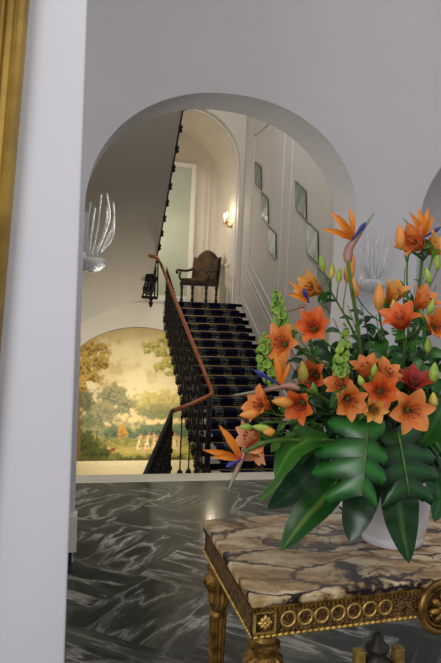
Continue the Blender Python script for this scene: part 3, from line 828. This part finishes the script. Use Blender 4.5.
MB().sphere(tp(cm, ap-.016, zcm), .018, 12, (1, .8, 1)).build('boss', 'giltb', mdo, smooth=True)
# legs
LEGP = [(.001, .0), (.020, .0), (.024, .02), (.015, .04), (.026, .055), (.016, .075), (.017, .09), (.019, .11, .2), (.0285, .60, .2), (.029, .612), (.022, .622), (.028, .635), (.034, .655, .12), (.036, .685, .15), (.046, .70, .16), (.052, .715, .14), (.050, .728, .1), (.036, .738), (.030, .742), (.032, .75), (.041, .757), (.041, .766), (.03, .774), (.027, .785), (.03, .792), (.034, .803)]
lx_ = .052
for a, b in ((lx_, lx_), (WID-lx_, lx_), (lx_, dep-lx_), (WID-lx_, dep-lx_)):
    p = tp(a, b, 0)
    q = MB().lathe([(t[0], t[1]) + tuple(t[2:]) for t in LEGP], p, 28); q.build('leg', 'gilt', tb, smooth=False)
# stretcher with urn finial
ct = tp(half, dep*.5, 0)
q = MB()
for a, b in ((lx_, lx_), (WID-lx_, lx_), (lx_, dep-lx_), (WID-lx_, dep-lx_)):
    p = tp(a, b, .10); q.tube(crom([p, p.lerp(ct+V((0, 0, .10)), .5)+V((0, 0, .1)), ct+V((0, 0, .30))], 10), .02, 8)
so = q.build('stretcher', 'gilt', tb, smooth=True)
fc = PY(378, 640, ct.y-.02); fc = V((fc.x, ct.y-.02, 0)); zf = PY(378, 631, ct.y-.02).z
d_ = fc-ct; 
q = MB().lathe([(.06, zf-.42), (.05, zf-.38), (.02, zf-.34), (.025, zf-.2), (.05, zf-.14), (.044, zf-.09), (.02, zf-.075), (.034, zf-.06), (.036, zf-.045), (.018, zf-.03), (.016, zf-.012), (.001, zf)], fc, 20)
q.build('urn_finial', 'bronze', so, smooth=True)
for u, v in ((359, 656), (398, 653)):
    p = PY(u, v, ct.y-.02); h = .016
    MB().hexa([(p.x-h, p.y-h, p.z-.07), (p.x+h, p.y-h, p.z-.07), (p.x+h, p.y+h, p.z-.07), (p.x-h, p.y+h, p.z-.07)], [(p.x-h*.95, p.y-h, p.z+.02), (p.x+h*.95, p.y-h, p.z+.02), (p.x+h*.95, p.y+h, p.z+.02), (p.x-h*.95, p.y+h, p.z+.02)]).tube([(p.x, p.y, p.z-.06), (fc.x, fc.y, p.z-.18)], .01, 6).build('gilt_block', 'giltb', so, bevel=.003)
# ------------------------------------------------------------------ pot
pc_ = PZ(391, 551, ZT); pcx = PY(391.5, 545, pc_.y+.084); pcx.z = ZT
pot = thing('flower_pot', 'round white ceramic pot on the marble table, overflowing with orange flowers', 'pot', pcx)
MB().lathe([(.001, .0), (.086, .0), (.091, .004), (.091, .022), (.089, .027), (.096, .036), (.103, .07), (.106, .11), (.105, .15), (.1, .18), (.102, .19), (.1, .198), (.094, .194), (.094, .18), (.001, .175)], pcx, 40).build('vessel', 'pot', pot, smooth=True)
MB().lathe([(.001, .165), (.09, .165), (.088, .185), (.001, .19)], pcx, 20).build('foam', 'soil', pot, smooth=True)
MOUTH = pcx+V((0, 0, .19))
YP = pcx.y
# ------------------------------------------------------------------ plant parts
PY0 = PY; DY = YP-2.07
def PY(u, v, y): return PY0(u, v, y+DY)
def mpp(u, v, y): return (PY(u, v, y)-CAM).dot(-CB)/F
def strip(mb, path, widths, nrm, nv=4, fold=.12, wave=0, cf=None, roundn=0):
    k = len(path)
    for i in range(k): pass
    vs = []; cs = []
    for i in range(k):
        t = (path[min(i+1, k-1)]-path[max(i-1, 0)]).normalized()
        n = nrm(i/(k-1)) if callable(nrm) else nrm
        s = t.cross(n)
        if s.length < 1e-4: s = t.cross(V((1, 0, .1)))
        s.normalize(); n2 = s.cross(t).normalized()
        for j in range(nv+1):
            v = -1+2*j/nv
            vs.append(path[i]+s*(v*widths[i])+n2*(fold*widths[i]*(v*v)*1.0)+n2*(wave*widths[i]*math.sin(i*1.3+v*2)))
            cs.append(cf(i/(k-1), v) if cf else (1, 1, 1, 1))
    fs = [(i*(nv+1)+j, i*(nv+1)+j+1, (i+1)*(nv+1)+j+1, (i+1)*(nv+1)+j) for i in range(k-1) for j in range(nv)]
    mb.add(vs, fs, cs)
def lance(n, w, p=.9):
    return [max(.0006, w*math.sin(PI*(i/n)**p)**.85) for i in range(n+1)]
COL = {'deep': ((228, 100, 40), (240, 138, 72), (196, 58, 22)), 'orange': ((236, 130, 56), (246, 168, 98), (212, 90, 34)),
       'gold': ((236, 160, 66), (244, 188, 100), (214, 124, 38)), 'pale': ((240, 156, 100), (246, 188, 138), (234, 124, 68)), 'red': ((156, 34, 30), (186, 80, 60), (100, 18, 22))}
def bloom(cen, ax, diam, op, key, parent, rot=0):
    ax = ax.normalized(); e1 = ax.cross(V((.2, .1, 1))).normalized(); e2 = ax.cross(e1)
    L = diam*(.80-.14*op); base = cen-ax*L*(.62-.25*op)
    cm_, ct_, cb_ = [lin(q) for q in COL[key]]
    root = MB(); 
    # short tube at the base joins the petals
    root.lathe([(.003, -.012), (.006, 0), (.008, .012), (.004, .02)], base, 8, axis=ax)
    bo = root.build('bloom', 'stem', parent, smooth=True)
    for k in range(6):
        a = rot+k*PI/3; rd = e1*math.cos(a)+e2*math.sin(a); inner = k % 2 == 0
        n = 11; th0 = .2+.4*op; th1 = .3+1.35*op+(.05 if inner else .22)+random.uniform(-.3, .4)
        p = base+rd*.004; path = [p.copy()]
        for i in range(n):
            u = (i+.5)/n; th = th0+(th1-th0)*u**1.8
            p = p+(ax*math.cos(th)+rd*math.sin(th))*(L/n); path.append(p.copy())
        w = L*(.335 if inner else .235)
        wd = [max(.0012, w*(math.sin(PI*min(1, (.10+.90*(i/n)))**1.15)**.8)) for i in range(n+1)]
        def cf(u, v):
            c = mixc(cb_, cm_, sstep(.1, .55, u)); c = mixc(c, ct_, sstep(.5, 1, u)*.5+.35*(abs(v) > .7))
            c = mixc(c, ct_, (1-sstep(.05, .35, abs(v)))*.35)
            if key != 'red' and .15 < u < .5 and random.random() < .07: c = mixc(c, lin((120, 40, 20)), .5)
            return c
        q = MB(); strip(q, path, wd, -rd*1.0+ax*.001 if False else (lambda u, ax=ax, rd=rd: (ax*math.sin(th0+(th1-th0)*u)-rd*math.cos(th0+(th1-th0)*u))), 6, .22, .05, cf)
        q.build('petal', 'lily', bo, smooth=True, col=True)
    q = MB()
    for k in range(6):
        a = rot+k*PI/3+.4; rd = e1*math.cos(a)+e2*math.sin(a)
        pth = [base, base+ax*L*.35+rd*L*.05, base+ax*L*.62+rd*L*(.12+.1*op)]
        q.tube(crom(pth, 5), .0011, 4)
        t = pth[-1]; s = ax.cross(rd)
        q.tube([t-s*.004, t, t+s*.004], [.0009, .0018, .0009], 5)
    q.build('stamens', 'anther', bo, smooth=True)
    return base
def stem_path(end, ax, bend=.5):
    ou = end-MOUTH; st_ = MOUTH+V((ou.x*.12, ou.y*.12, 0)); hz = math.hypot(ou.x, ou.y)
    mid = MOUTH+V((ou.x*.42, ou.y*.42, ou.z*.55+hz*.12))
    return crom([st_, mid, end-ax*.045, end], 14)
def leaf_part(parent, p, d, n, L, w, mat):
    d = d.normalized(); path = crom([p, p+d*L*.5+n*L*.06, p+d*L-n*L*.05], 8)
    q = MB(); strip(q, path, lance(8, w), n, 4, .25); return q.build('leaf', mat, parent, smooth=True)
def bud_mesh(p, d, L, w):
    q = MB(); d = d.normalized()
    q.lathe([(.0012, 0), (w*.6, L*.12), (w, L*.35), (w*.95, L*.55), (w*.6, L*.8), (w*.2, L*.96), (.0005, L)], p, 9, axis=d); return q
LIL = {}
def lily(key, px, py, y, fc, size, op, col, label, leaves=4, rot=None):
    c = PY(px, py, y); ax = face(fc); dm = size*.88*mpp(px, py, y)
    r = thing('orange_lily' if col != 'red' else 'red_lily', label, 'flower', MOUTH)
    base = bloom(c, ax, dm, op, col, r, random.uniform(0, 1) if rot is None else rot)
    pth = stem_path(base-ax*.008, ax)
    MB().tube(pth, [.0042-.0016*i/14 for i in range(15)], 6).build('stem', 'stem', r, smooth=True)
    for i in range(leaves):
        k = 13-int(i*1.1)-1; p = pth[k]; t = (pth[k+1]-pth[k-1]).normalized()
        a = random.uniform(0, 2*PI); s = t.cross(V((math.cos(a), math.sin(a), .3))).normalized()
        leaf_part(r, p, s+t*.55, (t+CB*.6).normalized(), random.uniform(.038, .06), random.uniform(.007, .011), random.choice(['leafm', 'leafd', 'leafm', 'leafl']))
    LIL[key] = (r, pth)
def bud(key, px, py, y, fc, hpx, mat, wf=.2):
    r, pth = LIL[key]; L = hpx*mpp(px, py, y); d = face(fc); b = PY(px, py, y)-d*L*.5
    k = min(range(4, 14), key=lambda i: (pth[i]-b).length+max(0, pth[i].z-b.z)*2)
    bo = bud_mesh(b, d, L, L*wf).build('bud', mat, r, smooth=True)
    MB().tube(crom([pth[max(3, k-2)], pth[max(3, k-2)].lerp(b, .6)+d*-.01, b+d*.003], 8), .0018, 5).build('bud_stalk', 'stem', bo, smooth=True)
lily('a', 313, 326, 1.92, (-.3, .3, .9), 44, .62, 'deep', 'reddish orange lily facing forward beside the green bell spire in the upper left')
lily('b', 281, 343, 1.93, (-.55, .15, .8), 46, .72, 'orange', 'wide open orange lily at the left edge between two green bell spires')
lily('c', 310, 287, 2.04, (-.8, .3, .45), 42, .42, 'gold', 'yellow-orange lily in side view below the lowest mirror panes')
lily('e', 313, 376, 1.98, (-.65, .05, .7), 40, .6, 'deep', 'orange lily half sunk in leaves left of the inner bell spire')
lily('f', 259, 404, 1.84, (-.75, .4, .5), 44, .5, 'orange', 'coral orange lily trumpet below the long pale beak at the far left')
lily('g', 299, 405, 1.82, (-.55, -.15, .8), 44, .52, 'deep', 'deep orange lily facing down left above the split leaf')
lily('h', 248, 436, 1.82, (-.85, .15, .45), 40, .38, 'pale', 'pale salmon lily in side view at the lower left, the upper of two')
lily('i', 256, 453, 1.80, (-.3, -.8, .5), 38, .35, 'pale', 'pale salmon lily drooping downward at the lower left, the lower of two')
lily('j', 350, 401, 1.76, (.1, -.2, 1), 44, .62, 'orange', 'orange lily facing forward just above the split leaf at the left centre')
lily('k', 340, 384, 1.84, (-.55, .5, .6), 38, .5, 'orange', 'orange lily turned up left behind the forward facing one at the bell spire foot')
lily('l', 374, 410, 1.74, (0, -.15, 1), 30, .62, 'gold', 'smallest yellow-orange lily at the front centre')
lily('m', 366, 367, 1.86, (-.3, .9, .35), 40, .48, 'orange', 'orange lily opening upward just right of the inner bell spire')
lily('n', 387, 373, 1.83, (.45, .7, .5), 42, .6, 'orange', 'orange lily just left of the dark red lily, the upper of a close pair')
lily('o', 382, 391, 1.77, (-.1, .1, 1), 44, .58, 'deep', 'reddish orange cup lily facing forward, the lower of a close pair at the centre')
lily('p', 411, 411, 1.72, (.12, .0, 1), 50, .88, 'orange', 'large flat open orange lily like a star at the lower right', rot=.35)
lily('q', 414, 381, 1.80, (.05, .75, .6), 42, .42, 'red', 'dark red lily opening upward above the large star shaped lily')
lily('r', 400, 318, 1.88, (-.3, .75, .5), 48, .62, 'deep', 'bright orange lily opening upward at the right above the dark leaves')
lily('s', 396, 292, 2.02, (.35, .75, .4), 40, .3, 'gold', 'half closed golden orange lily trumpet behind the bright upward one')
lily('t', 425, 299, 1.94, (.5, .65, .45), 42, .52, 'orange', 'salmon orange lily at the right, left of the frame edge, in the middle tier')
lily('u', 438, 326, 1.84, (.3, .2, .85), 44, .5, 'orange', 'orange lily cut by the right edge beside the dark leaves')
lily('v', 413, 241, 2.08, (-.75, .35, .5), 46, .5, 'orange', 'topmost orange lily at the upper right, facing left in front of orange beak petals')
lily('w', 434, 246, 2.14, (.7, .4, .5), 40, .45, 'gold', 'golden lily at the upper right edge turned away to the right')
bud('c', 350, 269, 2.05, (.25, 1, 0), 30, 'budo', .19)
bud('c', 322, 263, 2.06, (-.25, 1, 0), 18, 'budg'); bud('c', 332, 271, 2.04, (.1, 1, 0), 16, 'budy'); bud('c', 339, 276, 2.03, (.1, 1, 0), 16, 'budg')
bud('s', 379, 297, 1.98, (0, 1, .1), 30, 'budo', .19); bud('s', 354, 287, 2.05, (-.3, 1, 0), 24, 'budo', .17)
bud('v', 400, 237, 2.08, (-.05, 1, 0), 26, 'budo', .19); bud('w', 437, 262, 2.1, (-.1, 1, 0), 18, 'budg'); bud('v', 428, 276, 2.04, (-.25, 1, 0), 18, 'budg')
bud('t', 393, 306, 1.93, (.1, 1, 0), 14, 'budy'); bud('t', 421, 316, 1.92, (0, 1, 0), 15, 'budg'); bud('t', 431, 307, 1.9, (.3, 1, 0), 18, 'budg')
bud('q', 434, 373, 1.78, (.05, 1, .1), 22, 'budg', .24); bud('q', 433, 401, 1.74, (0, 1, .1), 18, 'budy', .27)
bud('m', 374, 370, 1.8, (.15, 1, .2), 14, 'budg', .24); bud('m', 361, 381, 1.79, (-.4, 1, .2), 13, 'budg', .28)
bud('h', 262, 428, 1.8, (-1, .2, .2), 22, 'budg', .18); bud('h', 269, 432, 1.79, (-1, 0, .3), 13, 'budo', .35); bud('h', 246, 427, 1.8, (-1, .1, .2), 14, 'budg', .25)
bud('f', 250, 414, 1.83, (-1, -.1, .2), 22, 'budo', .24); bud('g', 283, 402, 1.83, (-1, .1, .2), 24, 'budo', .24)
bud('e', 303, 372, 1.95, (-.1, 1, .2), 24, 'budy', .22); bud('u', 428, 345, 1.85, (0, 1, .1), 16, 'budg', .24)
# ------------------------------------------------------------------ birds of paradise
def bird(label, head, y, beak, sepals, blue, stempts, bw=8):
    h = PY(*head, y); r = thing('bird_of_paradise', label, 'flower', MOUTH)
    bp_ = crom([PY(u, v, yy) for u, v, yy in beak], 14); wpx = bw*mpp(head[0], head[1], y)
    cA, cB, cC = lin((120, 128, 96)), lin((190, 140, 128)), lin((150, 160, 130))
    vs = []; q = MB()
    def cf(u, v): return mixc(cA, mixc(cB, cC, sstep(.4, .9, u)), 1-abs(v)*.4)
    n = len(bp_)-1
    wd = [max(.0008, wpx*.5*(1-(i/n))**.75*min(1, .5+i/n*3)) for i in range(n+1)]
    strip(q, bp_, wd, CB*1.0, 6, -1.0, 0, cf); 
    q.build('beak', 'spathe', r, smooth=True, col=True, solid=.002)
    o1, o2 = lin((240, 150, 44)), lin((226, 116, 30))
    for (u, v, dy) in sepals:
        tip = PY(u, v, y+dy); pth = crom([h, h.lerp(tip, .5)+V((0, -.006, .004)), tip], 9); L = (tip-h).length
        q = MB(); strip(q, pth, [max(.0006, w_) for w_ in lance(9, L*.095, .8)], (CB+CR*random.uniform(-.5, .5)).normalized(), 4, .5, 0, lambda a, b: mixc(o2, o1, sstep(0, .6, a)*(1-.4*abs(b))))
        q.build('sepal', 'strel', r, smooth=True, col=True)
    if blue:
        tip = PY(*blue, y-.015); pth = crom([h, h.lerp(tip, .6), tip], 8); L = (tip-h).length
        MB().tube(pth, [.002, .003, .004, .0045, .006, .007, .006, .004, .001], 6).build('blue_petal', 'blue', r, smooth=True)
    sp_ = [PY(*q, yy) for *q, yy in stempts]
    sp_ = [bp_[0]]+sp_+[MOUTH]
    MB().tube(crom(sp_, 18), .0055, 7).build('stem', 'stem', r, smooth=True)
bird('tallest bird of paradise flower at the top centre with its beak pointing up right', (352, 240), 2.0, [(348, 262, 2.0), (350, 248, 2.0), (358, 236, 2.0), (374, 213, 2.0)],
     [(329, 211, .02), (336, 214, -.02), (322, 229, 0), (349, 206, .03), (341, 222, -.03), (332, 232, .02)], (366, 222), [(351, 285, 2.0), (357, 320, 2.02), (366, 380, 2.04)], 11)
bird('bird of paradise behind the topmost lily at the upper right with upright spiky petals', (423, 238), 2.2, [(423, 246, 2.2), (414, 230, 2.2), (403, 218, 2.2)],
     [(409, 212, 0), (417, 207, .02), (424, 215, -.02), (428, 208, .02), (433, 216, 0)], (441, 227), [(420, 280, 2.18), (412, 340, 2.12)], 5)
bird('small bird of paradise at the left with two golden petals pointing left', (309, 303), 2.0, [(309, 314, 2.0), (304, 306, 2.0), (292, 310, 2.0), (278, 315, 2.0)],
     [(289, 281, 0), (287, 294, -.02), (300, 288, .02)], (303, 288), [(311, 345, 2.0), (330, 400, 2.02)], 4)
bird('bird of paradise at the left with a long pale beak lying level over the stairs', (280, 385), 1.86, [(302, 389, 1.86), (285, 386, 1.86), (262, 391, 1.86), (234, 395, 1.86)],
     [(274, 350, 0), (283, 353, .02), (290, 362, -.02)], (254, 370), [(325, 400, 1.9), (355, 430, 1.98)], 9)
bird('lowest bird of paradise at the lower left with a beak hanging downward', (241, 459), 1.78, [(244, 452, 1.78), (241, 460, 1.78), (235, 475, 1.78), (228, 491, 1.78)],
     [(219, 425, 0), (203, 450, .01), (212, 457, -.02), (226, 440, .02)], (226, 467), [(270, 441, 1.8), (310, 441, 1.88), (350, 450, 1.98)], 8)
# ------------------------------------------------------------------ bells of Ireland
def spire(label, pts, y, wpx):
    r = thing('bells_of_ireland', label, 'flower', MOUTH)
    P_ = [PY(u, v, y) for u, v in pts]
    pth = crom(P_, 16); full = crom(P_+[P_[-1].lerp(MOUTH, .5)+V((0, 0, .03)), MOUTH], 22)
    MB().tube(full, [.0015+.003*i/22 for i in range(23)], 6).build('stem', 'stem', r, smooth=True)
    q = MB(); sc0 = wpx*mpp(pts[1][0], pts[1][1], y)*.5
    for i in range(11):
        k = int(round(i/10*16)); t = (pth[max(0, k-1)]-pth[min(16, k+1)]).normalized(); s = (.4+.6*min(1, i/5))*sc0
        for j in range(4 if i else 2):
            a = j*2*PI/4+i*.8+random.uniform(-.3, .3); ux = t.cross(V((0, 1, 0))).normalized()
            d_ = (ux*math.cos(a)+V((0, 1, 0))*math.sin(a)+t*random.uniform(.15, .6)).normalized()
            z = s*random.uniform(.85, 1.15)
            q.lathe([(.001, 0), (z*.16, z*.2), (z*.30, z*.6), (z*.58, z*1.0), (z*.5, z*1.0), (z*.22, z*.6), (z*.05, z*.3)], pth[k], 8, axis=d_)
    q.build('bells', 'bells', r, smooth=True)
spire('pale green bell spire rising highest at the left edge of the bouquet', [(277, 291), (278, 303), (281, 320), (291, 338)], 1.98, 15)
spire('pale green bell spire lowest at the left edge, next to the dark stair carpet', [(265, 335), (264, 350), (267, 368), (278, 384)], 1.95, 17)
spire('pale green bell spire in the middle of the bouquet left of the upward lilies', [(346, 325), (344, 345), (341, 362), (341, 376)], 1.84, 15)
# ------------------------------------------------------------------ big leaves
def strap(label, pts, wpx, nrm=(0, .2, 1), cols=((18, 56, 22), (36, 88, 34), (112, 140, 54)), name='strap_leaf', base=True):
    r = thing(name, label, 'leaf', MOUTH)
    P_ = [PY(*q) for q in pts]; pth = crom(P_, 18); w = wpx*mpp(*pts[1])*.5
    wd = [max(.001, w*math.sin(PI*(.1+.9*(i/18))**.95)**.7) for i in range(19)]
    a, b, c = [lin(q) for q in cols]
    q = MB(); strip(q, pth, wd, face(nrm), 8, .16, .03, lambda u, v: mixc(mixc(b, a, abs(math.sin(u*26+abs(v)*5))*.5), c, (1-sstep(.0, .2, abs(v)))*.8))
    bl_ = q.build('blade', 'leafv', r, smooth=True, col=True)
    MB().tube(crom([MOUTH, MOUTH.lerp(P_[0], .6)+V((0, 0, .03)), P_[0], pth[2]], 8), .004, 6).build('stalk', 'stem', r, smooth=True)
strap('long arching green leaf with a yellow midrib reaching down left onto the table', [(340, 478, 1.92), (325, 497, 1.87), (304, 520, 1.82), (281, 551, 1.78)], 34, (-.3, .5, .8))
strap('broad dark green leaf hanging over the left of the white pot', [(374, 455, 1.93), (364, 490, 1.88), (356, 518, 1.86), (350, 542, 1.85)], 34, (-.3, .1, 1), ((12, 42, 19), (24, 66, 26), (36, 80, 34)))
strap('broad dark green leaf hanging straight down over the front of the white pot', [(392, 455, 1.9), (398, 495, 1.84), (402, 525, 1.83), (409, 563, 1.82)], 38, (.05, .15, 1), ((12, 46, 18), (26, 72, 28), (80, 120, 52)))
strap('dark green leaf pointing down left beside the split leaf', [(325, 448, 1.98), (308, 475, 1.96), (290, 494, 1.94), (268, 509, 1.92)], 34, (-.3, .6, .7), ((11, 38, 20), (26, 66, 36), (46, 84, 48)))
strap('slim green leaf at the far left hanging over the marble floor', [(318, 440, 2.05), (296, 466, 2.04), (278, 485, 2.03), (258, 502, 2.02)], 20, (-.4, .7, .5), ((50, 96, 36), (76, 124, 50), (110, 150, 70)))
strap('green leaf drooping over the right side of the white pot', [(420, 450, 1.93), (434, 475, 1.92), (439, 500, 1.92), (434, 522, 1.91)], 28, (.3, .2, 1), ((20, 66, 26), (36, 96, 36), (60, 120, 50)))
strap('bright green leaf spreading left above the slim hanging leaf', [(330, 440, 1.88), (308, 440, 1.86), (290, 452, 1.84), (275, 478, 1.83)], 34, (-.2, .7, .6), ((34, 84, 26), (56, 116, 36), (96, 144, 56)))
strap('green leaf rising at the right edge of the bouquet', [(415, 450, 1.85), (430, 430, 1.8), (440, 412, 1.79), (447, 395, 1.79)], 26, (.2, .3, 1), ((30, 80, 30), (48, 110, 40), (90, 140, 60)))
def monstera(label, base, tip, y0, y1, wpx, nrm, cols, skew=(1, 1), NL=4):
    B, T = PY(*base, y0), PY(*tip, y1); r = thing('split_leaf', label, 'leaf', MOUTH)
    ax = T-B; L = ax.length; ax.normalize(); n = face(nrm); s = ax.cross(n).normalized(); n = s.cross(ax).normalized(); W = wpx*mpp(base[0], base[1], y0)*.5
    a_, b_, c_ = [lin(q) for q in cols]
    q = MB()
    def pt(u, v): return B+ax*(u*L)+s*v-n*((v/W)**2*W*.30)-n*(u*u*L*.14)
    for sd in (-1, 1):
        for i in range(NL):
            u0, u1 = -.10+i/NL*1.02, -.10+(i+1)/NL*1.02; um = (u0+u1)/2
            w = W*skew[0 if sd < 0 else 1]*((.8, 1.0, 1.0, .7) if NL == 4 else (.72, 1.0, 1.0, .84, .5))[i]
            hu = (u1-u0)/2*1.30; m = 14
            vs = []; cs = []
            for k in range(m+1):
                v = k/m; du = .02+((.0, .10, .15, .26) if NL == 4 else (.0, .08, .13, .17, .24))[i]*v**1.4-(.10*v if i == 0 else 0)
                h = hu*(1.0 if v < .55 else 1-.22*min(1, (v-.55)/.08))
                if v > .76: h *= math.sqrt(max(.012, 1-((v-.76)/.24)**2*.99))
                for j in range(7):
                    jj = -1+j/3
                    p_ = pt(um+du+h*jj, sd*v*w)-n*(.006*jj*jj*min(1, v*2))
                    vs.append(p_); cs.append(mixc(mixc(b_, a_, abs(jj)**1.5), c_, (1-sstep(0, .25, abs(jj)))*.3))
            fs = [(k*7+j, k*7+j+1, (k+1)*7+j+1, (k+1)*7+j) for k in range(m) for j in range(6)]
            q.add(vs, fs, cs)
    q.build('blade', 'leafv', r, smooth=True, col=True)
    MB().tube([pt(u, 0)+n*.003 for u in (0, .25, .5, .75, .98)], [.003, .003, .0025, .002, .001], 6).build('midrib', 'stem', r, smooth=True)
    MB().tube(crom([MOUTH, MOUTH.lerp(B, .5)+V((0, 0, .03)), B+n*.002], 8), .004, 6).build('stalk', 'stem', r, smooth=True)
monstera('glossy deeply split monstera leaf above the left side of the pot', (368, 428), (362, 496), 1.78, 1.72, 104, (-.15, .5, .85), ((10, 48, 14), (34, 112, 30), (56, 130, 46)), (.42, 1))
monstera('darker split monstera leaf above the right side of the pot', (398, 434), (412, 496), 1.80, 1.73, 76, (.05, .45, .9), ((10, 40, 15), (22, 76, 26), (60, 112, 46)))
# ------------------------------------------------------------------ filler foliage
def sprig(tip, y, n, Ll, w, mats, label, group, sc=1):
    r = thing('leafy_stem', label, 'foliage', MOUTH, group)
    T = PY(*tip, y); up = V((0, 0, 1)); pth = crom([MOUTH, MOUTH.lerp(T, .5)+V((0, 0, .03)), T], 20)
    MB().tube(pth, [.0032-.002*i/20 for i in range(21)], 5).build('stem', 'stem', r, smooth=True)
    q = MB(); 
    for i in range(n):
        k = 7+int(13*i/n); p = pth[k]; t = (pth[min(20, k+1)]-pth[k-1]).normalized()
        a = i*2.4+random.uniform(-.4, .4); s = t.cross(V((math.cos(a), math.sin(a), .2))).normalized()
        d_ = (s+t*random.uniform(.2, .8)).normalized(); L = Ll*random.uniform(.75, 1.2)
        nn = (CB*.7+V((0, 0, .6))+V((random.uniform(-.4, .4), random.uniform(-.4, .4), 0))).normalized()
        strip(q, crom([p, p+d_*L*.5+V((0, 0, L*.1)), p+d_*L-V((0, 0, L*.12))], 6), lance(6, w*random.uniform(.8, 1.2), .8), nn, 2, .3)
    q.build('leaves', random.choice(mats), r, smooth=True)
dk = ['leafd', 'leafd', 'leafm']
LBL = 'dark green glossy filler foliage packed between the lilies and the pot'; GRP = 'filler foliage stems in the bouquet'
for tip, y in (((300, 360), 2.05), ((325, 345), 2.08), ((330, 400), 1.95), ((355, 345), 2.1), ((372, 330), 2.1), ((385, 345), 2.02), ((410, 350), 2.0), ((425, 345), 2.02), ((440, 360), 2.0),
               ((395, 400), 1.9), ((365, 425), 1.87), ((330, 425), 1.92), ((430, 420), 1.88), ((300, 430), 1.98), ((415, 435), 1.86), ((345, 380), 2.0), ((440, 390), 1.95), ((400, 365), 1.92), ((375, 440), 1.86), ((310, 395), 2.02), ((345, 440), 1.88), ((440, 450), 1.9), ((395, 425), 1.85), ((420, 395), 1.9),
               ((320, 440), 1.9), ((360, 400), 1.9), ((380, 360), 1.96), ((290, 395), 1.95), ((405, 335), 2.06), ((318, 405), 1.93), ((335, 360), 2.0), ((350, 372), 1.95), ((296, 415), 1.92), ((425, 370), 1.93), ((438, 430), 1.86)):
    sprig(tip, y, 22, .064, .017, dk, LBL, GRP)
LBL2 = 'mid green pointed foliage standing out between the upper lily stems'; GRP2 = 'upper foliage stems in the bouquet'
for tip, y in (((348, 305), 2.04), ((360, 300), 2.06), ((333, 318), 2.06), ((405, 268), 2.08), ((425, 268), 2.1), ((415, 285), 2.05), ((376, 315), 2.05), ((300, 340), 1.98), ((436, 285), 2.05)):
    sprig(tip, y, 12, .045, .0095, ['leafm', 'leafm', 'leafd'], LBL2, GRP2)
LBL3 = 'light green foliage tuft spreading at the lower left of the bouquet'; GRP3 = 'light foliage stems at the lower left'
for tip, y in (((265, 440), 1.83), ((282, 432), 1.84), ((285, 450), 1.86), ((272, 418), 1.86)):
    sprig(tip, y, 12, .04, .011, ['leafl', 'leafm'], LBL3, GRP3)
# ------------------------------------------------------------------ lights and world
def area(name, loc, target, size, power, color=(1, 1, 1), sy=None):
    l = bpy.data.lights.new(name, 'AREA'); l.energy = power; l.color = color; l.size = size
    if sy: l.shape = 'RECTANGLE'; l.size_y = sy
    o = bpy.data.objects.new(name, l); C.objects.link(o); o.location = loc
    o.rotation_euler = (V(target)-V(loc)).to_track_quat('-Z', 'Y').to_euler(); return o
area('daylight_window', (-2.6, -1.4, 2.2), (.8, 3.2, 1.4), 1.8, 78, (1, .99, 1.0), 2.2)
area('arch_wall_fill', (1.8, .9, 4.4), (1.7, 4.1, 2.2), 2.0, 48, (1, .97, .95))  # added fill that brightens the arch wall, no fixture behind it
area('stair_hall_fill', (2.0, 9.0, 7.9), (2.4, 11.5, 0), 2.0, 210, (1, .96, .92))  # added overhead fill, lifts the dark stair hall
ml = area('mural_light', (1.5, 11.9, -2.2), (1.6, YM, -.1), 1.8, 56, (1, .89, .70), .4); ml.data.spread = 2.0
def point(name, loc, p, col, r=.03):
    l = bpy.data.lights.new(name, 'POINT'); l.energy = p; l.color = col; l.shadow_soft_size = r
    o = bpy.data.objects.new(name, l); C.objects.link(o); o.location = loc
area('alcove_fill', (1.65, 16.1, 3.2), (3.6, 16.2, 2.9), .9, 26, (1, .9, .74))
point('intrados_fill', (1.5, 5.35, 4.3), 40, (1, .93, .84), .35)  # added fill above the sight line, lights the arch underside
point('pier_fill', (-.75, 3.0, 2.4), 9, (1, .98, .96), .2)  # added fill hidden behind the near wall, brightens the left pier
point('jamb_fill', (-.25, 5.25, 2.3), 34, (1, .95, .86), .25)  # added fill out of view at the left, lights the right jamb
for t in tips: point('sconce_glow', t+V((-.06, 0, .22)), 4.5, (1, .85, .62), .05)
wd_ = bpy.data.worlds.new('world'); bpy.context.scene.world = wd_; wd_.use_nodes = True
bg = wd_.node_tree.nodes['Background']; bg.inputs[0].default_value = lin((222, 222, 226)); bg.inputs[1].default_value = .6
vs_ = bpy.context.scene.view_settings
vs_.view_transform = 'Standard'; vs_.look = 'None'; vs_.exposure = 0
